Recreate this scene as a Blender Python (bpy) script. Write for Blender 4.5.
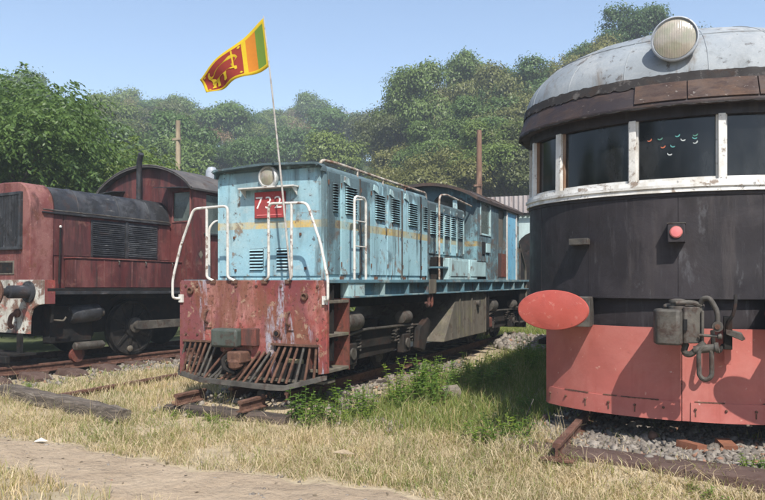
import bpy, math, random
import numpy as np
from mathutils import Vector, Matrix
R = math.radians
SC = bpy.context.scene
COL = SC.collection
for o in list(bpy.data.objects): bpy.data.objects.remove(o)
# ------------------------------------------------------------------ camera
cam = bpy.data.cameras.new('camera'); cam.sensor_width = 36.0
cam.lens = 36.0 * 690 / 765; cam.shift_y = 0.0395; cam.clip_start = .05; cam.clip_end = 2000
camo = bpy.data.objects.new('camera', cam); COL.objects.link(camo)
camo.location = (0, 0, 1.65); camo.rotation_euler = (R(90), 0, math.atan(323.5 / 690)); SC.camera = camo
# ------------------------------------------------------------------ sky, sun, exposure
SUN = Vector((.52, -.69, 1.0)).normalized()          # direction towards the sun
w = bpy.data.worlds.new('World'); SC.world = w; w.use_nodes = True
wn = w.node_tree.nodes; wl = w.node_tree.links
sky = wn.new('ShaderNodeTexSky'); sky.sky_type = 'NISHITA'; sky.sun_disc = False
sky.sun_elevation = math.asin(SUN.z); sky.sun_rotation = math.atan2(SUN.x, SUN.y)
sky.air_density = 1.0; sky.dust_density = .9; sky.ozone_density = 1.0
bg = wn['Background']; bg.inputs['Strength'].default_value = .15
wl.new(sky.outputs[0], bg.inputs['Color'])
sl = bpy.data.lights.new('sun', 'SUN'); sl.energy = 5.0; sl.angle = R(.55); sl.color = (1, .95, .87)
so = bpy.data.objects.new('sun', sl); COL.objects.link(so)
so.rotation_euler = (-SUN).to_track_quat('-Z', 'Y').to_euler(); so.location = (6, -8, 14)
VS = SC.view_settings; VS.view_transform = 'Standard'; VS.look = 'None'; VS.exposure = 0.55; VS.gamma = 1
VS.use_curve_mapping = False
cy = SC.cycles; cy.use_denoising = True; cy.max_bounces = 6; cy.diffuse_bounces = 3; cy.glossy_bounces = 3
cy.transparent_max_bounces = 8; cy.transmission_bounces = 3; cy.volume_bounces = 0
cy.use_adaptive_sampling = True; cy.adaptive_threshold = .02

# ------------------------------------------------------------------ helpers: meshes
class MB:
    def __init__(s): s.v = []; s.f = []
    def add(s, vs, fs):
        b = len(s.v); s.v += [tuple(p) for p in vs]; s.f += [tuple(i + b for i in f) for f in fs]; return s
    def bx(s, x0, x1, y0, y1, z0, z1, M=None):
        x0, x1 = min(x0, x1), max(x0, x1); y0, y1 = min(y0, y1), max(y0, y1); z0, z1 = min(z0, z1), max(z0, z1)
        vs = [(x0, y0, z0), (x1, y0, z0), (x1, y1, z0), (x0, y1, z0), (x0, y0, z1), (x1, y0, z1), (x1, y1, z1), (x0, y1, z1)]
        if M is not None: vs = [M @ Vector(p) for p in vs]
        return s.add(vs, [(0, 3, 2, 1), (4, 5, 6, 7), (0, 1, 5, 4), (1, 2, 6, 5), (2, 3, 7, 6), (3, 0, 4, 7)])
    def hexa(s, a): return s.add(a, [(0, 3, 2, 1), (4, 5, 6, 7), (0, 1, 5, 4), (1, 2, 6, 5), (2, 3, 7, 6), (3, 0, 4, 7)])
    def prism(s, poly, ax, a, b):
        n = len(poly)
        P = {'x': lambda p, h: (h, p[0], p[1]), 'y': lambda p, h: (p[0], h, p[1]), 'z': lambda p, h: (p[0], p[1], h)}[ax]
        vs = [P(p, a) for p in poly] + [P(p, b) for p in poly]
        fs = [tuple(range(n))[::-1], tuple(range(n, 2 * n))] + [(i, (i + 1) % n, n + (i + 1) % n, n + i) for i in range(n)]
        return s.add(vs, fs)
    def tube(s, pts, r, n=8, cap=True, closed=False):
        pts = [Vector(p) for p in pts]; m = len(pts)
        rr = r if isinstance(r, (list, tuple)) else [r] * m
        d = (pts[1] - pts[0]).normalized()
        u = d.orthogonal().normalized(); vs = []
        for i, p in enumerate(pts):
            if closed: t = (pts[(i + 1) % m] - pts[i - 1]).normalized()
            elif i == 0: t = pts[1] - p
            elif i == m - 1: t = p - pts[i - 1]
            else: t = (pts[i + 1] - p).normalized() + (p - pts[i - 1]).normalized()
            t = t.normalized() if t.length > 1e-9 else d
            u = (u - t * u.dot(t)); u = u.normalized() if u.length > 1e-6 else t.orthogonal().normalized()
            w_ = t.cross(u)
            for k in range(n):
                a = 2 * math.pi * k / n
                vs.append(p + (u * math.cos(a) + w_ * math.sin(a)) * rr[i])
        fs = []
        for i in range(m if closed else m - 1):
            j = (i + 1) % m
            for k in range(n):
                k2 = (k + 1) % n
                fs.append((i * n + k, i * n + k2, j * n + k2, j * n + k))
        if cap and not closed: fs += [tuple(range(n))[::-1], tuple(range((m - 1) * n, m * n))]
        return s.add(vs, fs)
    def cyl(s, p, q, r, r2=None, n=16): return s.tube([p, q], [r, r if r2 is None else r2], n)
    def lathe(s, prof, p, d, n=24, sx=1.0, sz=1.0, up=None):
        # profile of (radius, distance along d); elliptical by sx / sz
        p = Vector(p); d = Vector(d).normalized()
        u = (Vector(up) if up else d.orthogonal()); u = (u - d * u.dot(d)).normalized(); w_ = d.cross(u)
        vs = []; m = len(prof)
        for r, h in prof:
            for k in range(n):
                a = 2 * math.pi * k / n
                vs.append(p + d * h + (u * math.cos(a) * sz + w_ * math.sin(a) * sx) * max(r, 1e-4))
        fs = [(i * n + k, i * n + (k + 1) % n, (i + 1) * n + (k + 1) % n, (i + 1) * n + k) for i in range(m - 1) for k in range(n)]
        fs += [tuple(range(n))[::-1], tuple(range((m - 1) * n, m * n))]
        return s.add(vs, fs)
    def strip(s, A, B):
        n = len(A); return s.add(list(A) + list(B), [(i, i + 1, n + i + 1, n + i) for i in range(n - 1)])
    def solid_strip(s, A, B, C, D):
        # closed band whose four long edges are A (outer low) B (outer high) C (inner high) D (inner low)
        n = len(A); vs = list(A) + list(B) + list(C) + list(D); fs = []
        for r0, r1 in ((0, 1), (1, 2), (2, 3), (3, 0)):
            for i in range(n - 1): fs.append((r0 * n + i, r0 * n + i + 1, r1 * n + i + 1, r1 * n + i))
        fs += [(0, n, 2 * n, 3 * n), (n - 1, 4 * n - 1, 3 * n - 1, 2 * n - 1)]
        return s.add(vs, fs)
    def mesh(s, name, mat, org=(0, 0, 0), smooth=38):
        me = bpy.data.meshes.new(name)
        o = Vector(org); me.from_pydata([tuple(Vector(p) - o) for p in s.v], [], s.f)
        import bmesh
        bm = bmesh.new(); bm.from_mesh(me); bmesh.ops.recalc_face_normals(bm, faces=bm.faces); bm.to_mesh(me); bm.free()
        if mat: me.materials.append(mat)
        if smooth:
            me.polygons.foreach_set('use_smooth', [True] * len(me.polygons)); me.set_sharp_from_angle(angle=R(smooth))
        return me
    def build(s, name, mat, parent=None, bevel=0, label=None, smooth=38):
        org = ORG.get(parent.name, Vector((0, 0, 0))) if parent else Vector((0, 0, 0))
        o = bpy.data.objects.new(name, s.mesh(name, mat, org, smooth)); COL.objects.link(o)
        if parent: o.parent = parent; ORG[o.name] = org
        if bevel:
            b = o.modifiers.new('bevel', 'BEVEL'); b.width = bevel; b.segments = 2; b.limit_method = 'ANGLE'; b.angle_limit = R(40)
        if label: o['label'] = label
        return o
ORG = {}
def thing(name, label, cat, loc=(0, 0, 0), org=None, rot=None, group=None, kind=None):
    o = bpy.data.objects.new(name, None); COL.objects.link(o); o.location = loc; o.empty_display_size = .3
    if rot: o.rotation_euler = rot
    o['label'] = label; o['category'] = cat
    if group: o['group'] = group
    ORG[o.name] = Vector(org if org is not None else loc); return o
def tag(o, label, cat, group=None, kind=None):
    o['label'] = label; o['category'] = cat
    if group: o['group'] = group
    if kind: o['kind'] = kind
    return o
def inst(me, name, parent, loc, rot=None, sc=None):
    o = bpy.data.objects.new(name, me); COL.objects.link(o)
    org = ORG.get(parent.name, Vector((0, 0, 0))) if parent else Vector((0, 0, 0))
    o.location = Vector(loc) - org
    if rot: o.rotation_euler = rot
    if sc: o.scale = sc
    if parent: o.parent = parent; ORG[o.name] = org
    return o
def rpath(pts, rad=.06, seg=5):
    pts = [Vector(p) for p in pts]; out = [pts[0]]
    for i in range(1, len(pts) - 1):
        a, b, c = pts[i - 1], pts[i], pts[i + 1]
        r = min(rad, (a - b).length * .45, (c - b).length * .45)
        p0 = b + (a - b).normalized() * r; p1 = b + (c - b).normalized() * r
        for k in range(seg + 1):
            t = k / seg; out.append(p0 * (1 - t) ** 2 + b * 2 * t * (1 - t) + p1 * t * t)
    return out + [pts[-1]]
def npmesh(name, V, F, mat, smooth=False):
    V = np.asarray(V, np.float32); F = np.asarray(F, np.int32)
    me = bpy.data.meshes.new(name); me.vertices.add(len(V)); me.vertices.foreach_set('co', V.ravel())
    k = F.shape[1]; me.loops.add(F.size); me.loops.foreach_set('vertex_index', F.ravel())
    me.polygons.add(len(F)); me.polygons.foreach_set('loop_start', np.arange(len(F), dtype=np.int32) * k)
    me.polygons.foreach_set('loop_total', np.full(len(F), k, np.int32))
    if smooth: me.polygons.foreach_set('use_smooth', np.ones(len(F), bool))
    me.materials.append(mat); me.update(calc_edges=True); return me
def npobj(name, V, F, mat, parent=None, smooth=False):
    o = bpy.data.objects.new(name, npmesh(name, V, F, mat, smooth)); COL.objects.link(o)
    if parent: o.parent = parent
    return o

# ------------------------------------------------------------------ helpers: materials
class NT:
    def __init__(s, name):
        s.m = bpy.data.materials.new(name); s.m.use_nodes = True; s.t = s.m.node_tree; s.n = s.t.nodes; s.l = s.t.links
        s.b = s.n['Principled BSDF']; s.out = s.n['Material Output']
        s.geo = s.n.new('ShaderNodeNewGeometry'); s.pos = s.geo.outputs['Position']
    def link(s, a, b): s.l.new(a, b)
    def noise(s, scale, detail=5, rough=.6, stretch=(1, 1, 1), off=(0, 0, 0), dist=0):
        mp = s.n.new('ShaderNodeMapping'); mp.inputs['Scale'].default_value = stretch; mp.inputs['Location'].default_value = off
        s.link(s.pos, mp.inputs[0]); n = s.n.new('ShaderNodeTexNoise'); s.link(mp.outputs[0], n.inputs['Vector'])
        n.inputs['Scale'].default_value = scale; n.inputs['Detail'].default_value = detail; n.inputs['Roughness'].default_value = rough
        n.inputs['Distortion'].default_value = dist; return n.outputs['Fac']
    def vor(s, scale, stretch=(1, 1, 1), feature='F1', out='Distance'):
        mp = s.n.new('ShaderNodeMapping'); mp.inputs['Scale'].default_value = stretch
        s.link(s.pos, mp.inputs[0]); n = s.n.new('ShaderNodeTexVoronoi'); n.feature = feature; s.link(mp.outputs[0], n.inputs['Vector'])
        n.inputs['Scale'].default_value = scale; return n.outputs[out]
    def rng(s, x, lo, hi, a=0., b=1.):
        n = s.n.new('ShaderNodeMapRange'); n.clamp = True; s.link(x, n.inputs[0])
        for i, v in enumerate((lo, hi, a, b)): n.inputs[i + 1].default_value = v
        return n.outputs[0]
    def math(s, op, a, b=None):
        n = s.n.new('ShaderNodeMath'); n.operation = op
        for i, v in enumerate((a, b)):
            if v is None: continue
            if isinstance(v, (int, float)): n.inputs[i].default_value = v
            else: s.link(v, n.inputs[i])
        return n.outputs[0]
    def mix(s, fac, a, b, mode='MIX'):
        n = s.n.new('ShaderNodeMix'); n.data_type = 'RGBA'; n.blend_type = mode
        if isinstance(fac, (int, float)): n.inputs[0].default_value = fac
        else: s.link(fac, n.inputs[0])
        for i, v in ((6, a), (7, b)):
            if isinstance(v, (tuple, list)): n.inputs[i].default_value = (*v[:3], 1)
            else: s.link(v, n.inputs[i])
        return n.outputs[2]
    def sep(s):
        n = s.n.new('ShaderNodeSeparateXYZ'); s.link(s.pos, n.inputs[0]); return n.outputs
    def bump(s, h, strength=.5, dist=.01, prev=None):
        n = s.n.new('ShaderNodeBump'); n.inputs['Strength'].default_value = strength; n.inputs['Distance'].default_value = dist
        s.link(h, n.inputs['Height'])
        if prev: s.link(prev, n.inputs['Normal'])
        return n.outputs[0]
def setc(sock, v):
    sock.default_value = (*v[:3], 1)
def paint(name, base, layers=(), rough=.55, metal=0., dents=.006, var=.12, fine=.35, stripe=None, spec=.4, top=None, relief=.0035):
    """weathered paint: each layer = (colour, scale, lo, hi, stretch, amount)"""
    m = NT(name); c = m.mix(m.rng(m.noise(2.3, 4), .35, .65), tuple(x * (1 - var) for x in base), tuple(min(1, x * (1 + var)) for x in base))
    if stripe:
        z = m.sep()[2]; zz = m.math('ADD', z, m.rng(m.noise(7, 3), 0, 1, -.006, .006))
        band = m.math('MULTIPLY', m.rng(zz, stripe[0] - .004, stripe[0] + .004), m.rng(zz, stripe[1] - .004, stripe[1] + .004, 1, 0))
        band = m.math('MULTIPLY', band, m.rng(m.noise(9, 6, .7), .34, .46, .3, 1))
        c = m.mix(band, c, stripe[2])
    hs = None
    for i, (col, sc_, lo, hi, st, amt) in enumerate(layers):
        n = m.noise(sc_, 7, .68, st, (i * 3.7, i * 1.9, i * 5.3), .3)
        k = m.rng(n, lo - .055, hi - .055, 0, amt); c = m.mix(k, c, col)
        hs = k if hs is None else m.math('MAXIMUM', hs, k)
    if top:      # soot and algae washed down from the roof edge
        z = m.sep()[2]; g = m.math('ADD', m.rng(z, top[0], top[1], 0, .55), m.rng(m.noise(5.5, 6, .65, (1, 1, .10)), .3, .7, -.35, .45))
        g = m.rng(m.math('ADD', g, m.rng(m.noise(1.6, 4), .35, .65, -.25, .25)), .26, .50, 0, top[3]); c = m.mix(g, c, top[2])
    fn = m.noise(55, 4, .7); c = m.mix(m.rng(fn, .3, .7, 0, fine), c, tuple(x * .55 for x in base))
    m.link(c, m.b.inputs['Base Color']); m.b.inputs['Metallic'].default_value = metal
    m.b.inputs['Specular IOR Level'].default_value = spec
    r = m.rng(m.noise(6, 4), .3, .7, max(0, rough - .12), min(1, rough + .15))
    if hs is not None: r = m.math('ADD', r, m.math('MULTIPLY', hs, .25))
    m.link(r, m.b.inputs['Roughness'])
    nb = m.bump(m.noise(1.7, 2, .5), .6, dents * 4)
    if hs is not None: nb = m.bump(hs, .5, relief, nb)
    nb = m.bump(fn, .25, .002, nb); m.link(nb, m.b.inputs['Normal'])
    return m.m
ONE = (1, 1, 1); STK = (1, 1, .13)        # STK: stretched along z = run-down streaks
RUST = (.13, .05, .025); DRUST = (.055, .028, .02); GRIME = (.035, .032, .03)
M = {}
BLUE = (.335, .535, .60)  # lighter than the front's blue: stronger sun on the side put into the colour
blue_layers = [((.30, .50, .53), 1.3, .5, .75, ONE, .8), ((.13, .24, .28), 2.2, .60, .8, STK, .75), (GRIME, 5, .635, .72, STK, .8), (RUST, 4, .645, .70, (1, 1, .12), .85),
               ((.20, .11, .055), 3.1, .635, .7, ONE, .9), (DRUST, 13, .66, .72, ONE, .9), ((.55, .56, .52), 6, .66, .70, ONE, .7)]
M['blue'] = paint('blue_hood_paint', BLUE, blue_layers, .5, stripe=(2.30, 2.40, (.52, .35, .08)), top=(2.42, 3.12, (.06, .08, .086), .85))
M['blue_front'] = paint('blue_front_paint', (.245, .425, .50), [((.36, .49, .52), 1.2, .5, .70, ONE, .75), ((.15, .26, .30), 2.4, .58, .74, STK, .65), ((.20, .12, .065), 4, .65, .70, ONE, .9), (DRUST, 14, .665, .71, ONE, .9), (GRIME, 6, .62, .74, STK, .65), ((.42, .47, .46), 5, .62, .68, ONE, .55), ((.13, .09, .06), 2.2, .66, .72, (1, 1, .2), .6)], .5, stripe=(2.30, 2.39, (.58, .39, .10)), top=(2.4, 3.4, (.10, .14, .15), .6))
M['blue_worn'] = paint('blue_worn_paint', (.20, .36, .41), [((.05, .07, .08), 2.0, .42, .62, STK, .9), ((.24, .42, .47), 4, .55, .7, ONE, .8), ((.11, .06, .035), 4, .56, .66, ONE, .9), (DRUST, 10, .6, .68, ONE, .9)], .7, stripe=(2.30, 2.40, (.45, .29, .06)), top=(2.0, 3.2, (.045, .060, .066), .9))
M['blue_pale'] = paint('blue_pale_paint', (.40, .58, .60), [((.25, .32, .32), 3, .5, .7, STK, .8), (RUST, 5, .6, .68, ONE, .8), (GRIME, 8, .62, .72, STK, .7)], .6)
M['blue_door'] = paint('blue_bright_door_paint', (.14, .42, .62), [((.30, .50, .58), 3, .5, .7, STK, .7), (RUST, 6, .64, .7, ONE, .8)], .5)
M['sill_blue'] = paint('blue_grey_sill_paint', (.11, .22, .27), [((.30, .38, .37), 2.2, .55, .63, ONE, .85), ((.05, .07, .08), 3, .5, .7, STK, .7), (RUST, 5, .6, .68, ONE, .8)], .65)
M['beam_red'] = paint('faded_red_beam_paint', (.29, .062, .050), [((.40, .20, .18), .85, .52, .62, (1, 1, .6), .9), ((.12, .035, .045), 1.3, .54, .62, (1, 1, .3), .8), ((.16, .075, .045), 2.2, .55, .64, (1, 1, .35), .85), ((.33, .36, .43), 2.6, .60, .65, (1.3, 1, .25), .9), ((.36, .28, .19), 8, .635, .69, ONE, .75), (RUST, 11, .585, .68, (1, 1, .6), .8), (DRUST, 24, .62, .68, ONE, .85)], .7, fine=.45)
M['step_red'] = paint('rust_red_paint', (.185, .048, .033), [(RUST, 3, .5, .65, ONE, .8), (GRIME, 3, .5, .64, STK, .9), (DRUST, 15, .56, .68, ONE, .8)], .75)
M['maroon'] = paint('maroon_paint', (.105, .026, .025), [((.19, .068, .060), 1.5, .53, .68, (1, 1, .35), .8), ((.045, .015, .016), 2.6, .55, .66, STK, .85), ((.18, .085, .065), 6, .62, .70, ONE, .7), ((.022, .018, .018), 3.4, .60, .70, (1, 1, .2), .75), (DRUST, 9, .62, .70, STK, .7)], .5, top=(1.7, 4.4, (.030, .018, .018), .6))
M['maroon_nose'] = paint('maroon_faded_paint', (.150, .043, .038), [((.26, .12, .105), 2.0, .52, .64, (1, 1, .4), .85), ((.055, .02, .018), 3, .56, .66, STK, .85), (RUST, 7, .6, .7, ONE, .7), ((.3, .17, .15), 16, .64, .70, ONE, .6)], .6)
M['hood_black'] = paint('sooty_black_paint', (.026, .027, .031), [((.075, .078, .085), 2.6, .53, .70, (1, 1, .5), .8), ((.15, .15, .15), 10, .64, .70, (1, .3, 1), .6), ((.012, .012, .013), 4, .54, .64, ONE, .8), (DRUST, 5, .62, .72, ONE, .6)], .5)
M['frame_black'] = paint('underframe_grime', (.013, .0125, .0125), [((.035, .030, .026), 4, .5, .7, ONE, .7), (DRUST, 7, .58, .7, ONE, .6)], .8, spec=.15)
M['bogie_grey'] = paint('greasy_bogie_grime', (.018, .017, .016), [((.055, .046, .038), 4, .5, .7, ONE, .7), (DRUST, 7, .55, .7, ONE, .7)], .75, spec=.15)
M['tank'] = paint('dusty_tank_paint', (.13, .112, .088), [((.08, .075, .06), 2, .48, .7, STK, .85), ((.24, .21, .16), 5, .55, .7, STK, .6), (DRUST, 6, .6, .7, ONE, .7), ((.14, .14, .06), 3, .6, .7, ONE, .5)], .8)
M['rust'] = paint('rusty_steel', (.12, .058, .038), [((.20, .11, .075), 6, .5, .7, ONE, .7), (DRUST, 12, .52, .66, ONE, .8)], .85, fine=.5)
M['rail'] = paint('rusty_rail_steel', (.115, .052, .035), [((.19, .10, .07), 6, .5, .7, ONE, .7), (DRUST, 14, .54, .66, ONE, .8)], .75, fine=.4)
M['sleeper_steel'] = paint('rusty_sleeper_steel', (.085, .052, .042), [((.14, .095, .078), 4, .5, .7, ONE, .7), (DRUST, 10, .56, .68, ONE, .8)], .85, fine=.5)
M['iron'] = paint('cast_iron_grey', (.085, .078, .068), [((.15, .135, .115), 6, .5, .7, ONE, .7), (DRUST, 9, .56, .68, ONE, .8), (GRIME, 4, .55, .7, ONE, .7)], .6, metal=.25)
M['coupler_green'] = paint('dark_green_grey_paint', (.055, .068, .058), [((.10, .11, .095), 6, .5, .7, STK, .7), (DRUST, 9, .6, .7, ONE, .8)], .6)
M['white_rail'] = paint('white_handrail_paint', (.60, .585, .545), [((.38, .35, .30), 7, .55, .68, ONE, .8), (RUST, 9, .63, .68, ONE, .9)], .45, dents=0)
M['cream_pipe'] = paint('cream_rusty_pipe', (.42, .36, .29), [(RUST, 7, .5, .6, ONE, .9), ((.58, .56, .5), 9, .55, .65, ONE, .7)], .7, dents=0)
M['rc_black'] = paint('railcar_black_paint', (.020, .0168, .0195), [((.034, .0285, .032), 1.1, .52, .64, ONE, .8), ((.012, .010, .011), 2.3, .55, .66, (1, 1, .4), .7), ((.055, .046, .046), 3.2, .62, .72, STK, .6), ((.10, .10, .11), 6, .675, .76, (1, 1, .35), .55), ((.05, .045, .05), 18, .62, .72, STK, .5)], .48, dents=.012, fine=.2, spec=.32)
M['rc_red'] = paint('railcar_red_paint', (.39, .110, .092), [((.45, .165, .14), 1.7, .48, .7, ONE, .8), ((.31, .07, .055), 3, .58, .72, STK, .55), ((.55, .30, .24), 15, .70, .74, ONE, .7), ((.10, .04, .03), 19, .725, .76, ONE, .8), ((.62, .55, .5), 11, .755, .77, ONE, .8)], .42, dents=.005, fine=.12)
M['buffer_red'] = paint('buffer_red_paint', (.34, .066, .050), [((.38, .085, .066), 2, .5, .7, ONE, .7), ((.26, .05, .04), 5, .58, .70, ONE, .6), ((.45, .19, .15), 13, .66, .72, ONE, .5), ((.12, .05, .04), 20, .70, .74, ONE, .6)], .35, dents=.003, fine=.12)
M['rc_roof'] = paint('railcar_roof_silver', (.235, .262, .285), [((.34, .355, .365), 1.3, .52, .66, ONE, .8), ((.15, .165, .175), 3.5, .56, .7, (1, 1, .5), .7), ((.15, .125, .105), 3, .60, .70, STK, .85), ((.07, .06, .055), 11, .64, .72, ONE, .85)], .6, fine=.25)
M['rc_cornice'] = paint('railcar_brown_board', (.028, .020, .023), [((.09, .055, .04), 3, .5, .7, (1, 1, 2.5), .7), ((.2, .17, .15), 16, .68, .74, (1, 1, 2), .6)], .6)
M['rc_board'] = paint('railcar_bare_board', (.060, .038, .032), [((.13, .08, .055), 2.6, .48, .68, (1, 1, 3), .8), ((.045, .03, .03), 4, .52, .66, (1, 1, 3), .8), ((.4, .38, .35), 15, .69, .74, (1, 1, 2), .7)], .75)
M['rc_canvas'] = paint('railcar_torn_roof_edge', (.025, .022, .022), [((.13, .12, .115), 9, .60, .70, ONE, .8), ((.05, .032, .024), 6, .6, .7, ONE, .6)], .85)
M['pole_grey'] = paint('pale_grey_pole', (.40, .38, .35), [((.22, .19, .16), 9, .54, .66, ONE, .8)], .7, dents=0)
M['rc_white'] = paint('railcar_white_frame', (.66, .655, .63), [((.40, .37, .32), 5, .55, .7, (1, 1, .4), .8), ((.16, .10, .06), 8, .63, .7, ONE, .9), ((.1, .09, .085), 17, .66, .72, ONE, .8)], .5, dents=.001)
M['rc_wood'] = paint('railcar_bare_wood', (.24, .14, .085), [((.12, .07, .045), 5, .5, .7, STK, .8), ((.4, .33, .27), 9, .6, .7, STK, .6)], .75)
M['lamp_grey'] = paint('lamp_ring_grey', (.33, .36, .40), [((.18, .19, .21), 5, .55, .7, ONE, .8), (RUST, 9, .65, .72, ONE, .8)], .45)
M['chrome'] = paint('pale_lamp_ring', (.62, .63, .62), [((.35, .34, .31), 7, .56, .7, ONE, .8)], .35, metal=.3, dents=0)
M['white_plate'] = paint('chipped_white_plate', (.55, .54, .49), [((.30, .27, .22), 3, .48, .64, ONE, .8), (RUST, 5, .53, .60, ONE, .95), ((.35, .09, .06), 4, .60, .66, ONE, .9), (GRIME, 6, .6, .7, STK, .8)], .6)
M['plate_red'] = paint('number_plate_red', (.33, .045, .045), [((.22, .04, .04), 5, .5, .7, ONE, .7), ((.5, .3, .28), 17, .68, .74, ONE, .7)], .5, dents=0)
M['letter_white'] = paint('white_lettering', (.74, .73, .70), [((.45, .3, .28), 14, .6, .7, ONE, .6)], .5, dents=0, fine=.1)
M['lamp_pink'] = paint('faded_pink_lens', (.60, .17, .17), [], .4, dents=0, fine=.1)
M['timber'] = paint('weathered_timber', (.15, .12, .095), [((.055, .043, .035), 4, .52, .60, (.16, 3, 3), .9), ((.27, .23, .185), 5, .54, .68, (.2, 3, 3), .75), ((.05, .04, .033), 9, .56, .62, (.1, 4, 4), .8)], .95, fine=.5, relief=.02)
M['timber_dark'] = paint('tarred_timber', (.060, .045, .037), [((.13, .095, .075), 4, .5, .66, (.3, 3, 3), .8), ((.02, .018, .016), 6, .55, .66, (.3, 3, 3), .8)], .9, fine=.5)
M['pole'] = paint('rusty_brown_pole', (.17, .095, .062), [((.09, .055, .035), 3, .5, .65, STK, .8), ((.34, .22, .15), 6, .56, .7, STK, .6)], .8, dents=0)
M['wood_pole'] = paint('pale_wooden_pole', (.34, .27, .18), [((.2, .15, .1), 3, .5, .65, STK, .8)], .9, dents=0)
M['shed_tin'] = paint('pinkish_grey_tin', (.37, .335, .33), [((.25, .2, .19), 1.4, .5, .7, STK, .8), (RUST, 3, .6, .72, STK, .6)], .6)
M['shed_pale'] = paint('pale_blue_shed_paint', (.45, .56, .55), [((.3, .35, .35), 2, .5, .7, STK, .7)], .7)
M['roof_brown'] = paint('rusty_cab_roof', (.055, .038, .032), [((.11, .07, .05), 4, .5, .7, ONE, .7), ((.05, .05, .055), 3, .55, .7, ONE, .8)], .8)
M['roof_grey'] = paint('sooty_cab_roof', (.075, .070, .068), [((.15, .135, .125), 3, .5, .7, ONE, .7), (DRUST, 5, .58, .7, ONE, .7)], .75)
M['stone_brick'] = paint('old_concrete', (.25, .21, .17), [((.14, .12, .1), 6, .5, .65, ONE, .8)], .9, fine=.5)
M['brick_red'] = paint('red_brick', (.26, .10, .055), [((.16, .07, .04), 8, .5, .65, ONE, .8)], .9, fine=.5)
M['wheel'] = paint('wheel_black', (.014, .0135, .0135), [((.05, .042, .036), 5, .5, .7, ONE, .8)], .6, spec=.15)
def glassy(name, col, rough=.06, alpha=None):
    m = NT(name); n = m.noise(3, 6, .65, (1, 1, .35)); c = m.mix(m.rng(n, .45, .7), col, tuple(x * 1.9 + .018 for x in col))
    m.link(c, m.b.inputs['Base Color']); m.link(m.rng(m.noise(5, 4), .3, .7, rough, rough + .16), m.b.inputs['Roughness'])
    m.b.inputs['IOR'].default_value = 1.5; m.link(m.bump(m.noise(1.2, 2), .3, .004), m.b.inputs['Normal']); return m.m
M['glass'] = glassy('dusty_dark_glass', (.004, .0045, .005))
M['glass_cab'] = glassy('dusty_cab_glass', (.055, .07, .065), .2)
M['dark'] = paint('unlit_interior', (.008, .008, .009), [], .9, dents=0)
def lensmat(name, a, b):
    m = NT(name); c = m.mix(m.rng(m.noise(4, 4, .6), .35, .65), a, b); m.link(c, m.b.inputs['Base Color'])
    m.b.inputs['Roughness'].default_value = .18; m.b.inputs['Coat Weight'].default_value = .6; m.b.inputs['Coat Roughness'].default_value = .05
    wv = m.n.new('ShaderNodeTexWave'); wv.bands_direction = 'X'; wv.inputs['Scale'].default_value = 16; m.link(m.pos, wv.inputs[0])
    c2 = m.mix(m.rng(m.noise(9, 3), .45, .65, 0, .6), c, (.22, .24, .16)); c2 = m.mix(m.rng(wv.outputs['Fac'], 0, 1, 0, .10), c2, (.5, .45, .36)); m.link(c2, m.b.inputs['Base Color'])
    m.link(m.bump(wv.outputs['Fac'], .25, .004, m.bump(m.noise(8, 3), .3, .02)), m.b.inputs['Normal']); return m.m
M['lens'] = lensmat('yellowed_lamp_glass', (.24, .21, .17), (.36, .325, .27))
M['lens_dark'] = lensmat('dull_lamp_glass', (.17, .14, .11), (.28, .24, .19))
def leafmat(name, a, b, trans=.35, dry=None, tint=True):
    m = NT(name); isl = m.geo.outputs['Random Per Island']
    oi = m.n.new('ShaderNodeObjectInfo').outputs['Random']
    c = m.mix(m.rng(isl, 0, 1, .15, .85), a, b)
    if dry: c = m.mix(m.rng(isl, dry[1], dry[1] + .02), c, dry[0])
    oi = oi if tint else m.math('MULTIPLY', m.rng(m.noise(.9, 3), .3, .7, .35, .6), 1.0)
    c = m.mix(m.rng(oi, .45, 1, 0, .6), c, (b[0] * 1.45, b[1] * 1.1, b[2] * .7))
    c = m.mix(m.rng(oi, 0, .45, .55, 0), c, (a[0] * .55, a[1] * .65, a[2] * .8))
    d = m.n.new('ShaderNodeBsdfDiffuse'); t = m.n.new('ShaderNodeBsdfTranslucent'); g = m.n.new('ShaderNodeBsdfGlossy')
    m.link(c, d.inputs[0]); tc = m.mix(.5, c, (b[0] * 1.5, b[1] * 1.5, b[2] * .6)); m.link(tc, t.inputs[0])
    g.inputs['Roughness'].default_value = .45; setc(g.inputs[0], (.5, .5, .5))
    x = m.n.new('ShaderNodeMixShader'); x.inputs[0].default_value = trans; m.link(d.outputs[0], x.inputs[1]); m.link(t.outputs[0], x.inputs[2])
    y = m.n.new('ShaderNodeMixShader'); y.inputs[0].default_value = .035; m.link(x.outputs[0], y.inputs[1]); m.link(g.outputs[0], y.inputs[2])
    m.link(y.outputs[0], m.out.inputs[0]); return m.m
M['leaf_far'] = leafmat('far_leaves', (.050, .095, .028), (.120, .190, .058), .24)
M['leaf_olive'] = leafmat('olive_leaves', (.062, .080, .026), (.155, .170, .060), .24)
M['leaf_near'] = leafmat('near_leaves', (.036, .082, .021), (.130, .205, .052), .32)
M['leaf_bright'] = leafmat('bright_leaves', (.075, .150, .025), (.165, .26, .045), .4)
M['leaf_bare'] = leafmat('dry_twigs', (.16, .12, .08), (.25, .20, .14), .1)
M['leaf_weed'] = leafmat('weed_leaves', (.085, .165, .03), (.20, .31, .07), .4)
M['grass_dry'] = leafmat('dry_grass_blades', (.37, .30, .19), (.64, .535, .365), .3, ((.19, .22, .07), .76), tint=False)
M['grass_green'] = leafmat('green_grass_blades', (.12, .165, .045), (.26, .31, .09), .4, ((.46, .37, .19), .80), tint=False)
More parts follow.
